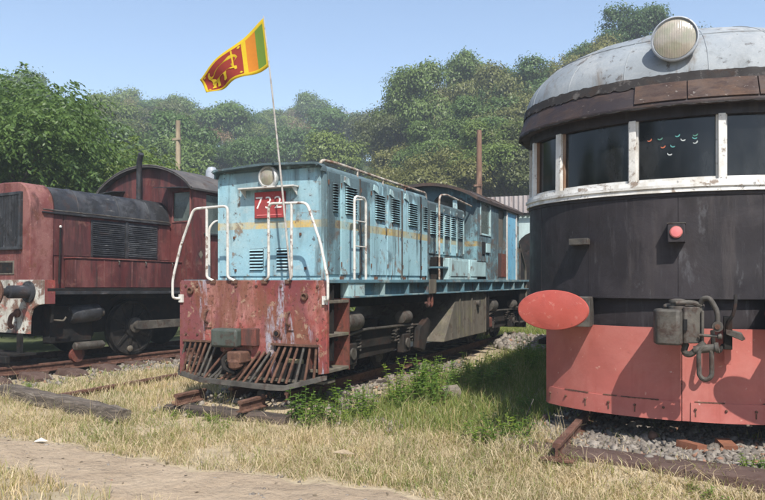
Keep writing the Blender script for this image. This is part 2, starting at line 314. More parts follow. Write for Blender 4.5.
def barkmat():
    m = NT('bark'); c = m.mix(m.rng(m.noise(9, 6, .7, (1, 1, .3)), .35, .65), (.055, .042, .032), (.15, .125, .10))
    m.link(c, m.b.inputs['Base Color']); m.b.inputs['Roughness'].default_value = .95; return m.m
M['bark'] = barkmat()
def stonemat():
    m = NT('ballast_stone'); isl = m.geo.outputs['Random Per Island']
    c = m.mix(isl, (.115, .10, .085), (.285, .255, .22)); c = m.mix(m.rng(m.noise(30, 4), .4, .7, 0, .6), c, (.14, .11, .085))
    c = m.mix(m.rng(isl, .93, .95), c, (.24, .13, .085))
    m.link(c, m.b.inputs['Base Color']); m.b.inputs['Roughness'].default_value = .9; return m.m
M['stone'] = stonemat()
def groundmat():
    m = NT('ground_soil'); n1 = m.noise(.9, 6, .6); n2 = m.noise(11, 6, .7)
    c = m.mix(m.rng(n2, .3, .7), (.26, .205, .135), (.44, .36, .24)); c = m.mix(m.rng(n1, .5, .62, 0, .5), c, (.20, .165, .105))
    xyz = m.sep(); far = m.math('MAXIMUM', m.rng(xyz[1], 20, 26), m.rng(xyz[0], -12.2, -13.2)); c = m.mix(far, c, (.07, .085, .03))
    m.link(c, m.b.inputs['Base Color']); m.b.inputs['Roughness'].default_value = 1
    m.link(m.bump(n2, .6, .03), m.b.inputs['Normal']); return m.m
M['ground'] = groundmat()
def pathmat():
    m = NT('path_dirt'); n2 = m.noise(26, 8, .75); n1 = m.noise(1.6, 5, .6)
    c = m.mix(m.rng(n1, .35, .65), (.325, .25, .175), (.425, .335, .24)); c = m.mix(m.rng(n2, .45, .75, 0, .5), c, (.26, .20, .145))
    c = m.mix(m.rng(m.noise(70, 4, .7), .66, .74, 0, .6), c, (.5, .44, .36))
    m.link(c, m.b.inputs['Base Color']); m.b.inputs['Roughness'].default_value = 1; m.b.inputs['Specular IOR Level'].default_value = .15
    m.link(m.bump(n2, .8, .02, m.bump(m.noise(5, 5, .6), .9, .09)), m.b.inputs['Normal']); return m.m
M['path'] = pathmat()
def hillmat():
    m = NT('hill_undergrowth'); c = m.mix(m.rng(m.noise(.5, 6, .7), .35, .65), (.030, .045, .015), (.085, .10, .035))
    m.link(c, m.b.inputs['Base Color']); m.b.inputs['Roughness'].default_value = 1; return m.m
M['hill'] = hillmat()
# ------------------------------------------------------------------ ground, path, hill
def sstep(a, b, x):
    t = np.clip((np.asarray(x, float) - a) / (b - a), 0, 1); return t * t * (3 - 2 * t)
def wob(x, y, s=1., ph=0.):
    return (np.sin(x * 1.7 * s + ph) * np.cos(y * 1.3 * s + 1.1 * ph) + .6 * np.sin(x * 3.9 * s + 2.1 + ph) * np.sin(y * 3.3 * s + .7) + .35 * np.sin(x * 8.3 * s + y * 6.1 * s + ph)) / 1.95
LYAW = R(4.85); LCX, LCY = -9.87 - .87 * math.cos(LYAW), 7.13 + .87 * math.sin(LYAW)      # left track: point s=0, t=0
def left_t(x, y): return (x - LCX) * math.cos(LYAW) - (y - LCY) * math.sin(LYAW)
def zg(x, y):
    x = np.asarray(x, float); y = np.asarray(y, float)
    a = .155 * sstep(1.75, 1.25, np.abs(x + .25)) * sstep(5.45, 5.95, y)
    b = .145 * sstep(1.5, .9, np.abs(x + 5)) * sstep(6.62, 6.95, y)
    c = .085 * sstep(2.0, 1.2, np.abs(left_t(x, y)))
    z = np.maximum(np.maximum(a, b), c)
    z = np.maximum(z, .06 * sstep(5.4, 7, y))
    near = sstep(40, 25, np.hypot(x, y))
    return z + near * .018 * wob(x, y, 1.3) + near * .008 * wob(x, y, 5)
def axis(lo, hi, d, far):
    mid = list(np.arange(lo, hi, d)); out = []; q = hi; st = d
    while q < far: out.append(q); st *= 1.35; q += st
    neg = []; q = lo; st = d
    while q > -far: st *= 1.35; q -= st; neg.append(q)
    return np.array(neg[::-1] + mid + out + [far])
gx = axis(-14, 5, .11, 290.); gy = axis(2, 20, .11, 290.)
GX, GY = np.meshgrid(gx, gy); GZ = zg(GX, GY)
def gridF(nx, ny):
    i = np.arange(nx * ny).reshape(ny, nx)
    return np.stack([i[:-1, :-1].ravel(), i[:-1, 1:].ravel(), i[1:, 1:].ravel(), i[1:, :-1].ravel()], 1)
g = npobj('ground', np.stack([GX.ravel(), GY.ravel(), GZ.ravel()], 1), gridF(len(gx), len(gy)), M['ground'], smooth=True)
tag(g, 'dry soil ground between the railway tracks', 'ground', kind='structure')
def path_hi(x): return 4.86 + .07 * np.sin(x * 1.9) + .05 * np.sin(x * 5.3 + 1) + .03 * np.sin(x * 13.1)
def path_lo(x): return np.where(x < -4, 3.95, 3.95 - (x + 4) * .35) + .08 * np.sin(x * 2.3 + 2) + .05 * np.sin(x * 6.7)
px_ = np.linspace(-15, 7, 260); nt = 22; tt = np.linspace(0, 1, nt)
PX = np.repeat(px_[None], nt, 0); PY = path_lo(PX) + (path_hi(PX) - path_lo(PX)) * tt[:, None]
edge = np.minimum(tt, 1 - tt)[:, None]
PZ = zg(PX, PY) + .010 * sstep(0, .12, edge) - .012 * sstep(.06, 0, edge) + .006 * wob(PX, PY, 4, .7)
p = npobj('path', np.stack([PX.ravel(), PY.ravel(), PZ.ravel()], 1), gridF(260, nt), M['path'], smooth=True)
tag(p, 'trodden bare dirt footpath beside the dry grass', 'path', kind='structure')
YAW = math.atan(323.5 / 690)
def azpx(px): return math.atan((px - 382.5) / 690) - YAW
AZK = [azpx(q) for q in (-400, -80, 60, 170, 300, 385, 420, 470, 560, 700, 1200)]
FARR = [120, 120, 125, 130, 135, 130, 95, 80, 72, 70, 80]          # crest distance
CREST = [24, 24, 25.0, 26.5, 27.5, 23.5, 14.5, 13.0, 14.5, 17.5, 18]        # crest height
def hillz(r, az):
    fr = np.interp(az, AZK, FARR); ch = np.interp(az, AZK, CREST)
    t = np.clip((r - 27) / (fr - 27), 0, 1.25)
    z = ch * np.where(t < 1, t ** 1.1, 1 - (t - 1) * .6)
    return z - .4 + 1.0 * sstep(30, 60, r) * wob(r * .12, az * 9, 1.)
hr = np.concatenate([np.linspace(26, 140, 60), np.linspace(145, 270, 14)]); ha = np.linspace(R(-85), R(40), 130)
HA, HR = np.meshgrid(ha, hr); HZ = hillz(HR, HA)
h = npobj('hill', np.stack([(HR * np.sin(HA)).ravel(), (HR * np.cos(HA)).ravel(), HZ.ravel()], 1), gridF(130, len(hr)), M['hill'], smooth=True)
tag(h, 'wooded green hillside rising behind the trains', 'hill', kind='structure')

# ------------------------------------------------------------------ tracks
RAILP = [(-.055, 0), (.055, 0), (.055, .012), (.012, .022), (.010, .088), (.033, .098), (.034, .126), (.028, .131), (-.028, .131), (-.034, .126), (-.033, .098), (-.010, .088), (-.012, .022), (-.055, .012)]
def rail(x, y0, y1, ztop, parent, mat='rail', name='rail'):
    return MB().prism([(x + a, ztop - .131 + b) for a, b in RAILP], 'y', y0, y1).build(name, M[mat], parent)
def trough(L, wd=.27, hh=.10):
    m = MB(); prof = [(-wd / 2 - .02, -hh), (-wd / 2, -.02), (-wd / 2 + .045, .0), (wd / 2 - .045, .0), (wd / 2, -.02), (wd / 2 + .02, -hh)]
    xs = [(-L / 2 - .03, -.085), (-L / 2 + .06, -.018), (-L / 2 + .22, 0), (L / 2 - .22, 0), (L / 2 - .06, -.018), (L / 2 + .03, -.085)]
    rings = []
    for x, dz in xs:
        k = 1.12 if abs(x) > L / 2 - .1 else 1
        rings.append([(x, a * k, b + dz) for a, b in prof])
    vs = [q for r_ in rings for q in r_]; n = len(prof)
    fs = [(i * n + k, i * n + k + 1, (i + 1) * n + k + 1, (i + 1) * n + k) for i in range(len(xs) - 1) for k in range(n - 1)]
    fs += [tuple(range(n))[::-1], tuple(range((len(xs) - 1) * n, len(xs) * n))]
    return m.add(vs, fs)
lt = thing('railway_track', 'rusty rails on steel trough sleepers under the maroon shunter', 'track', (LCX, LCY, 0), (0, 0, 0), (R(-.6), 0, -LYAW))
for t in (-.87, .87): rail(t, -4.5, 8.5, .302, lt)
sm = trough(2.62).mesh('steel_sleeper', M['sleeper_steel'])
rnd = random.Random(5)
for k in range(19):
    s = -4.2 + k * .66 + rnd.uniform(-.04, .04)
    inst(sm, 'sleeper', lt, (rnd.uniform(-.03, .03), s, .200 + rnd.uniform(-.008, .004)), (0, 0, rnd.uniform(-.03, .03)))
    # rail clips
clip = MB().bx(-.035, .035, -.05, .05, 0, .022).bx(-.012, .012, -.012, .012, .02, .05).mesh('rail_clip', M['rust'])
for k in range(19):
    s = -4.2 + k * .66
    for t in (.78, .96): inst(clip, 'rail_clip', lt, (t, s, .195))
rt = thing('railway_track', 'rusty rail stub and steel sleepers in ballast under the black and red railcar', 'track', (-.25, 12, 0), (0, 12, 0))
for t in (-.87, .87): rail(t, 5.78 if t < 0 else 5.2, 22, .30, rt)
for k in range(16):
    y = 6.0 + k * .68
    if k == 0: inst(sm, 'sleeper', rt, (.12, 5.98, .205), (0, .0, -.10), (1.14, 1.2, 1.25))
    elif k > 2: inst(sm, 'sleeper', rt, (0, y, .168), (0, 0, rnd.uniform(-.02, .02)))
MB().bx(-1.01, -.73, 5.76, 6.0, .150, .172).build('chair_plate', M['rust'], rt, .004)
bt = thing('railway_track', 'narrow gauge rail stubs on a dark timber sleeper under the blue locomotive', 'track', (-5, 11.9, 0), (0, 11.9, 0))
for t in (-.415, .415): rail(t, 7.05, 18, .30, bt)
for t, y0, y1 in ((-.74, 6.42, 6.95), (.23, 6.38, 6.86)): rail(t, y0, y1, .285, bt, 'rust', 'rail_stub')
def timber(L, wd, hh, seed, n=12):
    r_ = random.Random(seed); m = MB(); rings = []
    for i in range(n + 1):
        x = -L / 2 + L * i / n; j = lambda a=.012: r_.uniform(-a, a)
        e = .02 if i in (0, n) else 0
        rings.append([(x + j(.02), -wd / 2 + e + j(), 0 + e), (x + j(.02), wd / 2 - e + j(), 0 + e), (x + j(.02), wd / 2 - e + j(), hh - .03 + j()), (x + j(.02), wd / 2 - .03 + j(), hh - e + j()), (x, 0, hh - e + j()), (x + j(.02), -wd / 2 + .03 + j(), hh - e + j()), (x + j(.02), -wd / 2 + e + j(), hh - .03 + j())])
    vs = [q for r0 in rings for q in r0]; k = 7
    fs = [(i * k + a, i * k + (a + 1) % k, (i + 1) * k + (a + 1) % k, (i + 1) * k + a) for i in range(n) for a in range(k)]
    fs += [tuple(range(k))[::-1], tuple(range(n * k, n * k + k))]
    return m.add(vs, fs)
tm = [timber(1.78, .20, .13, q).mesh('timber_sleeper', M['timber_dark']) for q in (1, 2, 3)]
for k in range(17):
    if k == 0: inst(tm[0], 'sleeper', bt, (-.10, 6.545, .018), (0, 0, -.01))
    else: inst(tm[k % 3], 'sleeper', bt, (-.02 + rnd.uniform(-.04, .04), 6.60 + k * .66, .045), (0, 0, rnd.uniform(-.03, .03)))
tag(inst(timber(2.95, .21, .155, 7, 22).mesh('old_timber_baulk', M['timber']), 'timber_baulk', None, (-7.45, 6.17, .04), (0, R(.5), R(-11.5))), 'long weathered grey timber baulk lying in dry grass by the footpath', 'timber')
old = thing('old_rail', 'old rusty rail half sunk in the grass between the timber and the maroon shunter', 'rail', (-7.7, 6.4, 0))
rail(-7.7, 6.35, 11.0, .155, old)
blk = MB(); blk.prism([(-.16, 0), (.15, 0), (.14, .15), (-.15, .17)], 'x', -.11, .11)
tag(inst(blk.mesh('broken_block', M['stone_brick']), 'concrete_block', None, (-3.08, 8.75, .06), (R(8), R(-6), .5)), 'broken grey concrete block in the weeds beside the blue locomotive', 'block')
brk = MB().bx(-.06, .06, -.11, .11, 0, .075).mesh('brick', M['brick_red'])
tag(inst(brk, 'brick', None, (-.12, 6.62, .155), (0, .1, .9)), 'red brick lying in ballast under the black railcar', 'brick', 'loose bricks under the railcar')
tag(inst(brk, 'brick', None, (.16, 6.78, .155), (.1, 0, .3)), 'red brick lying in ballast under the black railcar', 'brick', 'loose bricks under the railcar')
def stones(n, fx, s0, s1, seed, name, label, lift=.3):
    rg = np.random.default_rng(seed); P = fx(rg, n); m = len(P)
    C = np.array([(-1, -1, -1), (1, -1, -1), (1, 1, -1), (-1, 1, -1), (-1, -1, 1), (1, -1, 1), (1, 1, 1), (-1, 1, 1)], float) * .5
    C = C[None] * rg.uniform(.65, 1.15, (m, 8, 1)) * rg.uniform(.6, 1.3, (m, 1, 3)) + rg.uniform(-.12, .12, (m, 8, 3))
    q = rg.normal(size=(m, 4)); q /= np.linalg.norm(q, axis=1, keepdims=True); a, b, c, d = q.T
    Rm = np.stack([np.stack([1 - 2 * (c * c + d * d), 2 * (b * c - d * a), 2 * (b * d + c * a)], 1), np.stack([2 * (b * c + d * a), 1 - 2 * (b * b + d * d), 2 * (c * d - b * a)], 1), np.stack([2 * (b * d - c * a), 2 * (c * d + b * a), 1 - 2 * (b * b + c * c)], 1)], 1)
    sz = rg.uniform(s0, s1, m) * (1 + (rg.random(m) > .97) * .5)
    V = np.einsum('mij,mkj->mki', Rm, C) * sz[:, None, None] + P[:, None, :]
    V[:, :, 2] += (sz * lift)[:, None]
    F = np.array([(0, 3, 2, 1), (4, 5, 6, 7), (0, 1, 5, 4), (1, 2, 6, 5), (2, 3, 7, 6), (3, 0, 4, 7)])
    F = (F[None] + (np.arange(m) * 8)[:, None, None]).reshape(-1, 4)
    o = npobj(name, V.reshape(-1, 3), F, M['stone']); tag(o, label, 'gravel', kind='stuff'); return o
def on_ground(X, Y, keep): 
    X, Y = X[keep], Y[keep]; return np.stack([X, Y, zg(X, Y)], 1)
def f1(rg, n):
    X = rg.uniform(-1.9, 2.4, n); Y = rg.uniform(5.95, 10.5, n); k = rg.random(n) < sstep(1.75, 1.3, np.abs(X + .25)) * sstep(5.95, 6.25, Y + (X + 1) * .12)
    return on_ground(X, Y, k)
stones(15000, f1, .024, .05, 1, 'track_ballast', 'pale grey ballast stones under the black railcar')
def f2(rg, n):
    T = rg.uniform(.2, 1.95, n); S = rg.uniform(-3.5, 6, n); X = LCX + T * math.cos(LYAW) + S * math.sin(LYAW); Y = LCY - T * math.sin(LYAW) + S * math.cos(LYAW)
    return on_ground(X, Y, rg.random(n) < .10 + .45 * sstep(.0, .5, wob(X, Y, 1.5, 3)))
stones(8000, f2, .028, .055, 2, 'track_ballast', 'grey ballast stones around the steel sleepers by the maroon shunter')
def f3(rg, n):
    X = rg.uniform(-6.3, -2.9, n); Y = rg.uniform(6.1, 12, n); k = rg.random(n) < np.clip(.06 + .55 * sstep(.15, .55, wob(X, Y, 1.1, 2)) + .3 * sstep(1.4, .9, np.abs(X + 5)), 0, 1) * sstep(6.3, 6.75, Y)
    return on_ground(X, Y, k)
stones(6500, f3, .025, .06, 3, 'scattered_stones', 'scattered grey stones in the grass around the blue locomotive')
def f4(rg, n):
    a = rg.uniform(0, 6.28, n); r_ = np.sqrt(rg.random(n)); X = -3.55 + r_ * np.cos(a) * .95; Y = 15.9 + r_ * np.sin(a) * 1.3
    return np.stack([X, Y, zg(X, Y) + .28 * (1 - r_ ** 1.5) * rg.random(n) ** .4], 1)
stones(900, f4, .06, .13, 4, 'rubble_heap', 'small pale rubble heap beside the rear of the blue locomotive')
def f5(rg, n):
    X = rg.uniform(-8, 1, n); Y = rg.uniform(3.9, 4.95, n); return on_ground(X, Y, rg.random(n) < .9)
stones(420, f5, .008, .028, 6, 'path_pebbles', 'tiny pebbles strewn over the dirt footpath', .1)
# ------------------------------------------------------------------ blue narrow gauge locomotive (x about its centre line, y and z in the place)
bl = thing('diesel_locomotive', 'faded light blue diesel locomotive numbered 732 with rusty red buffer beam', 'locomotive', (-5, 11.9, .3), (0, 11.9, .3))
def louvre(yc, z0, z1, wd, x, parent, mat, n=10, name='louvre'):
    # a column of pressed slats standing out of the side sheet at x (faces +x)
    m = MB(); st = (z1 - z0) / n
    for i in range(n):
        z = z0 + i * st
        m.add([(x, yc - wd / 2, z), (x, yc + wd / 2, z), (x + .030, yc + wd / 2 - .008, z + st * .10), (x + .030, yc - wd / 2 + .008, z + st * .10),
               (x, yc - wd / 2, z + st * .72), (x, yc + wd / 2, z + st * .72), (x + .033, yc + wd / 2 - .008, z + st * .2), (x + .033, yc - wd / 2 + .008, z + st * .2)],
              [(3, 2, 6, 7), (7, 6, 5, 4), (0, 3, 7, 4), (1, 5, 6, 2)])
    o = m.build(name, M[mat], parent); 
    b = MB().bx(x - .004, x + .0015, yc - wd / 2 - .004, yc + wd / 2 + .004, z0 - .006, z1 - st * .2).build('louvre_gap', M['dark'], parent)
    return o
def flouvre(xc, z0, z1, wd, y, parent, mat, n=7):
    m = MB(); st = (z1 - z0) / n
    for i in range(n):
        z = z0 + i * st
        m.add([(xc - wd / 2, y, z), (xc + wd / 2, y, z), (xc + wd / 2, y - .024, z + .004), (xc - wd / 2, y - .024, z + .004), (xc - wd / 2, y, z + st * .62), (xc + wd / 2, y, z + st * .62)],
              [(0, 1, 2, 3), (3, 2, 5, 4), (0, 3, 4), (1, 5, 2)])
    m.build('louvre', M[mat], parent)
    MB().bx(xc - wd / 2 - .004, xc + wd / 2 + .004, y - .0015, y + .004, z0 - .006, z1 - st * .25).build('louvre_gap', M['dark'], parent)
# deck and sills
MB().bx(-1.06, 1.06, 6.93, 16.9, 1.615, 1.655).build('deck', M['sill_blue'], bl, .004)
for sx in (-1, 1):
    m = MB().bx(sx * .93, sx * .96, 7.46, 16.85, 1.455, 1.615); m.bx(sx * .93, sx * 1.055, 7.46, 16.88, 1.43, 1.452)
    s_ = m.build('side_sill', M['sill_blue'], bl, .003)
    for y in (7.62, 8.5, 9.35, 10.15, 11.0, 11.9, 12.8, 13.7, 14.6, 15.5, 16.4):
        MB().bx(sx * .962, sx * 1.05, y - .006, y + .006, 1.453, 1.613).build('stiffener', M['sill_blue'], s_)
    MB().bx(sx * .962, sx * 1.045, 7.46, 7.9, 1.453, 1.613).build('sill_patch', M['blue_pale'], s_)
MB().bx(-.85, .85, 7.5, 16.8, 1.30, 1.60).build('main_frame', M['frame_black'], bl, .01)
m = MB(); m.bx(1.05, 1.075, 10.13, 10.42, 1.44, 1.665); m.build('jacking_pad', M['tank'], bl, .004)
for y in (10.2, 10.34):
    m = MB().tube(rpath([(1.02, y, 1.44), (1.03, y, 1.27), (1.03, y - .07, 1.23), (1.03, y - .13, 1.30)], .05), .026, 8).build('lifting_hook', M['step_red'], bl)
# front hood
def hoodpoly(hw, z0, z1, r=.07, crown=.03):
    pts = [(-hw, z0), (-hw, z1 - r)]
    for k in range(1, 6): a = R(90 * k / 5); pts.append((-hw + r - r * math.cos(a), z1 - r + r * math.sin(a)))
    pts.append((0, z1 + crown))
    for k in range(0, 6): a = R(90 * k / 5); pts.append((hw - r + r * math.sin(a), z1 - r + r * math.cos(a)))
    pts.append((hw, z0)); return pts
MB().prism(hoodpoly(.80, 1.657, 3.06, .06), 'y', 7.285, 10.72).build('front_hood', M['blue'], bl)
MB().bx(-.765, .765, 7.268, 7.30, 1.70, 3.03).build('hood_front_panel', M['blue_front'], bl, .006)
m = MB(); top = hoodpoly(.815, 2.97, 3.075, .075, .035); inn = hoodpoly(.79, 2.97, 3.05, .06, .03)
n = len(top); A = [(q[0], 7.145 if 2 < i < n - 3 else 7.22, q[1]) for i, q in enumerate(top)]; B = [(q[0], 7.33, q[1]) for q in top]; Cc = [(q[0], 7.33, q[1]) for q in inn]; Dd = [(q[0], 7.145 if 2 < i < n - 3 else 7.22, q[1]) for i, q in enumerate(inn)]
m.solid_strip(A, B, Cc, Dd).build('brow', M['blue_worn'], bl)
hl = MB().lathe([(.105, .0), (.135, .015), (.145, .05), (.140, .085), (.118, .10), (.112, .085)], (.03, 7.29, 2.945), (0, -1, 0), 28).build('headlight', M['chrome'], bl)
MB().lathe([(.112, .0), (.11, .012), (.08, .03), (.0, .042)], (.03, 7.215, 2.945), (0, -1, 0), 28).build('lens', M['lens_dark'], hl)
sh = MB().bx(-.37, .46, 7.13, 7.26, 2.795, 2.815).build('marker_shelf', M['white_rail'], bl, .003)
for x in (-.34, .43): MB().prism([(7.14, 2.795), (7.26, 2.795), (7.26, 2.70)], 'x', x - .006, x + .006).build('shelf_bracket', M['white_rail'], sh)
pl = MB().bx(-.18, .27, 7.225, 7.262, 2.43, 2.76).build('number_plate', M['plate_red'], bl, .004)
def text(txt, size, loc, rot, parent, mat, name='lettering', depth=.003, sx=1.0):
    cu = bpy.data.curves.new(name, 'FONT'); cu.body = txt; cu.size = size; cu.extrude = depth; cu.align_x = 'CENTER'; cu.align_y = 'CENTER'
    cu.space_character = 1.18; cu.offset = -.001
    to = bpy.data.objects.new(name, cu); COL.objects.link(to)
    dg = bpy.context.evaluated_depsgraph_get(); me = bpy.data.meshes.new_from_object(to.evaluated_get(dg))
    bpy.data.objects.remove(to); me.name = name; me.materials.clear(); me.materials.append(mat)
    o = inst(me, name, parent, loc, rot, (sx, 1, 1)); return o
text('732', .215, (.035, 7.222, 2.615), (R(90), 0, 0), pl, M['letter_white'], 'number_lettering', sx=1.12)
MB().bx(-.14, .23, 7.2215, 7.225, 2.462, 2.474).build('plate_rule', M['lamp_pink'], pl)
flouvre(-.175, 1.78, 2.06, .20, 7.266, bl, 'blue_front'); flouvre(.22, 1.78, 2.06, .17, 7.266, bl, 'blue_front')
for x, z in ((-.52, 2.2), (.48, 2.22), (-.5, 1.78), (.55, 1.8), (0.02, 2.26)): MB().bx(x - .012, x + .012, 7.25, 7.268, z - .02, z + .014).build('latch', M['rust'], bl)
# side doors with louvres
doors = [(7.36, 7.66, 7.53, .12, 'blue_worn'), (7.69, 8.20, 7.95, .30, 'blue'), (8.23, 8.52, None, 0, 'blue_worn'), (8.55, 9.06, 8.83, .31, 'blue'), (9.09, 9.60, 9.37, .29, 'blue'), (9.64, 10.36, 10.04, .36, 'blue'), (10.40, 10.68, 10.57, .16, 'blue')]
for sx in (1,):
    for y0, y1, lc, lw, mt in doors:
        d = MB().bx(.801, .818, y0, y1, 1.72, 2.985).build('hood_door', M[mt], bl, .004)
        if lc: louvre(lc, 2.50, 2.87, lw, .819, d, mt, 11)
        if y1 - y0 > .4:
            MB().prism([(y0 + .06, 2.90), (y0 + .22, 2.86), (y0 + .18, 2.96), (y0 + .08, 2.98)], 'x', .819, .835).build('lifting_flap', M['blue_pale'], d)
            MB().tube([(.826, y1 - .05, 2.42), (.845, y1 - .05, 2.40), (.845, y1 - .05, 2.30), (.826, y1 - .05, 2.28)], .008, 6).build('door_handle', M['iron'], d)
        for z in (1.85, 2.85): MB().cyl((.825, y0, z - .03), (.825, y0, z + .03), .009, n=8).build('hinge', M['rust'], d)
for y, mt in ((8.215, 'iron'), (9.62, 'iron'), (10.385, 'frame_black')): MB().bx(.80, .826, y - .012, y + .012, 1.68, 3.0).build('door_post', M[mt], bl)
for y in (7.7, 8.7, 9.7, 10.5): MB().bx(.80, .84, y - .02, y + .02, 1.66, 1.70).build('floor_clip', M['rust'], bl)
# pipe rail along the top edge of the hood
MB().tube(rpath([(.70, 7.33, 3.05), (.73, 7.36, 3.125), (.78, 7.6, 3.125), (.785, 9.0, 3.105), (.785, 10.66, 3.095), (.785, 10.70, 3.0)], .06), .019, 8).build('roof_handrail', M['cream_pipe'], bl)
for y in (8.2, 9.0, 9.8): MB().cyl((.785, y, 3.0), (.785, y, 3.105), .013, n=8).build('handrail_stanchion', M['cream_pipe'], bl)
for x, y, a, b_ in ((.35, 8.05, .14, .09), (.2, 9.3, .22, .06), (-.3, 8.8, .2, .08)):
    MB().lathe([(a, 0), (a, b_ * .5), (a * .75, b_), (a * .2, b_ * 1.15)], (x, y, 3.07), (0, 0, 1), 16).build('exhaust_cap', M['cream_pipe'], bl)
# hooped white ladder rail on the deck edge
hp = MB().tube(rpath([(1.0, 7.70, 1.66), (1.0, 7.70, 2.71), (1.0, 8.02, 2.71), (1.0, 8.02, 1.66)], .09), .017, 8).build('hoop_handrail', M['white_rail'], bl)
for z in (2.08, 2.40): MB().cyl((1.0, 7.70, z), (1.0, 8.02, z), .009, n=6).build('rung', M['white_rail'], hp)
MB().cyl((.82, 8.02, 2.70), (1.0, 8.02, 2.70), .010, n=6).build('stay', M['white_rail'], hp)
# rear hood, boxes and cab
MB().prism(hoodpoly(.78, 1.657, 3.0, .06), 'y', 10.74, 12.72).build('rear_hood', M['blue_worn'], bl)
for i, yc in enumerate((10.98, 11.33, 11.68, 12.03, 12.42)):
    d = MB().bx(.781, .796, yc - .16, yc + .16, 2.10, 2.95).build('hood_door', M['blue' if i % 2 else 'blue_worn'], bl, .003)
    louvre(yc, 2.43, 2.84, .25, .797, d, 'blue', 11)
    MB().bx(.796, .815, yc + .165, yc + .185, 2.15, 2.90).build('door_post', M['blue_pale'], d)
MB().tube(rpath([(.98, 10.80, 1.66), (.98, 10.80, 3.06), (.96, 11.2, 3.12), (.94, 12.70, 3.06)], .12), .017, 8).build('side_handrail', M['cream_pipe'], bl)
MB().tube(rpath([(.80, 10.62, 1.66), (.80, 10.62, 3.0)], .1), .016, 8).build('drain_pipe', M['frame_black'], bl)
bx1 = MB().prism([(11.15, 1.66), (12.2, 1.66), (12.2, 2.03), (11.15, 2.03)], 'x', .80, 1.03).build('battery_box', M['blue_pale'], bl, .008)
MB().bx(1.031, 1.043, 11.22, 12.13, 1.72, 2.0).build('box_door', M['blue_pale'], bx1, .004)
bx2 = MB().bx(.80, 1.03, 12.28, 13.35, 1.66, 2.03).build('battery_box', M['blue_pale'], bl, .008)
MB().bx(1.031, 1.043, 12.34, 13.28, 1.72, 2.0).build('box_door', M['blue_pale'], bx2, .004)
MB().bx(.80, .94, 10.85, 11.1, 1.66, 2.04).build('air_box', M['frame_black'], bl, .008)
MB().bx(.80, 1.02, 10.78, 11.14, 1.85, 1.88).build('air_shelf', M['sill_blue'], bl)
# cab with arched roof
def arch(hw, ze, zt, n=14): return [(-hw + 2 * hw * k / n, ze + (zt - ze) * math.sqrt(max(0, 1 - ((-1 + 2 * k / n)) ** 2)) ** 1.8) for k in range(n + 1)]
cabf = [(-1.03, 1.657)] + arch(1.03, 3.22, 3.50) + [(1.03, 1.657)]
MB().prism(cabf, 'y', 12.74, 12.78).build('cab_front', M['blue_worn'], bl)
MB().prism(cabf, 'y', 15.95, 15.99).build('cab_rear', M['blue_worn'], bl)
for sx in (-1, 1):
    wl_ = MB().bx(sx * .99, sx * 1.03, 12.78, 12.95, 1.657, 3.25); wl_.bx(sx * .99, sx * 1.03, 12.95, 13.62, 1.657, 2.55); wl_.bx(sx * .99, sx * 1.03, 12.95, 13.62, 3.17, 3.25)
    wl_.bx(sx * .99, sx * 1.03, 13.62, 14.25, 1.657, 3.25); wl_.bx(sx * .99, sx * 1.03, 14.25, 14.75, 1.657, 2.35); wl_.bx(sx * .99, sx * 1.03, 14.25, 14.75, 3.15, 3.25); wl_.bx(sx * .99, sx * 1.03, 14.75, 14.86, 1.657, 3.25)
    s_ = wl_.build('cab_side', M['blue_worn'], bl)
    wi = MB(); wi.bx(sx * 1.0, sx * 1.045, 12.93, 12.965, 2.53, 3.19); wi.bx(sx * 1.0, sx * 1.045, 13.605, 13.64, 2.53, 3.19); wi.bx(sx * 1.0, sx * 1.045, 12.965, 13.605, 2.53, 2.565); wi.bx(sx * 1.0, sx * 1.045, 12.965, 13.605, 3.155, 3.19)
    wf = wi.build('cab_window', M['blue_pale'], bl, .004)
    MB().bx(sx * 1.005, sx * 1.012, 12.966, 13.604, 2.566, 3.154).build('pane', M['glass_cab'], wf)
    MB().bx(sx * .96, sx * .985, 14.25, 14.75, 2.30, 3.2).build('shutter', M['tank'], bl)
    MB().bx(sx * 1.032, sx * 1.04, 14.2, 14.82, 1.72, 2.22).build('patch_plate', M['step_red'], bl)
    df = MB().bx(sx * .99, sx * 1.045, 14.88, 14.96, 1.657, 3.22); df.bx(sx * .99, sx * 1.045, 15.70, 15.78, 1.657, 3.22); df.bx(sx * .99, sx * 1.045, 14.96, 15.70, 3.15, 3.22)
    dd = df.build('door_frame', M['white_rail'], bl, .004)
    MB().bx(sx * 1.0, sx * 1.03, 14.965, 15.695, 1.66, 3.148).build('cab_door', M['blue_door'], dd, .004)
fw = MB().prism([(.16, 2.9), (.80, 2.9), (.80, 3.16), (.72, 3.24), (.24, 3.30), (.16, 3.22)], 'y', 12.725, 12.739).build('front_window', M['glass'], bl, label='dark front cab window above the rear hood')
MB().prism([(-.16, 2.9), (-.80, 2.9), (-.80, 3.16), (-.72, 3.24), (-.24, 3.30), (-.16, 3.22)], 'y', 12.725, 12.739).build('front_window', M['glass'], bl)
MB().bx(.55, .64, 12.70, 12.74, 2.95, 3.2).build('lamp_bracket', M['blue_pale'], bl)
ra = arch(1.10, 3.23, 3.55); rb = arch(1.09, 3.20, 3.52)
MB().solid_strip([(x, 12.55, z) for x, z in ra], [(x, 16.15, z) for x, z in ra], [(x, 16.15, z - .03) for x, z in rb], [(x, 12.55, z - .03) for x, z in rb]).build('cab_roof', M['roof_brown'], bl)
for y in (13.5, 14.5): MB().tube([(x, y, z + .008) for x, z in ra], .012, 6).build('roof_rib', M['roof_brown'], bl)
MB().bx(1.032, 1.05, 13.05, 13.22, 2.16, 2.40).build('vent_hole', M['dark'], bl)
MB().bx(1.032, 1.06, 13.30, 13.55, 2.20, 2.38).build('notice_plate', M['blue_pale'], bl, .003)
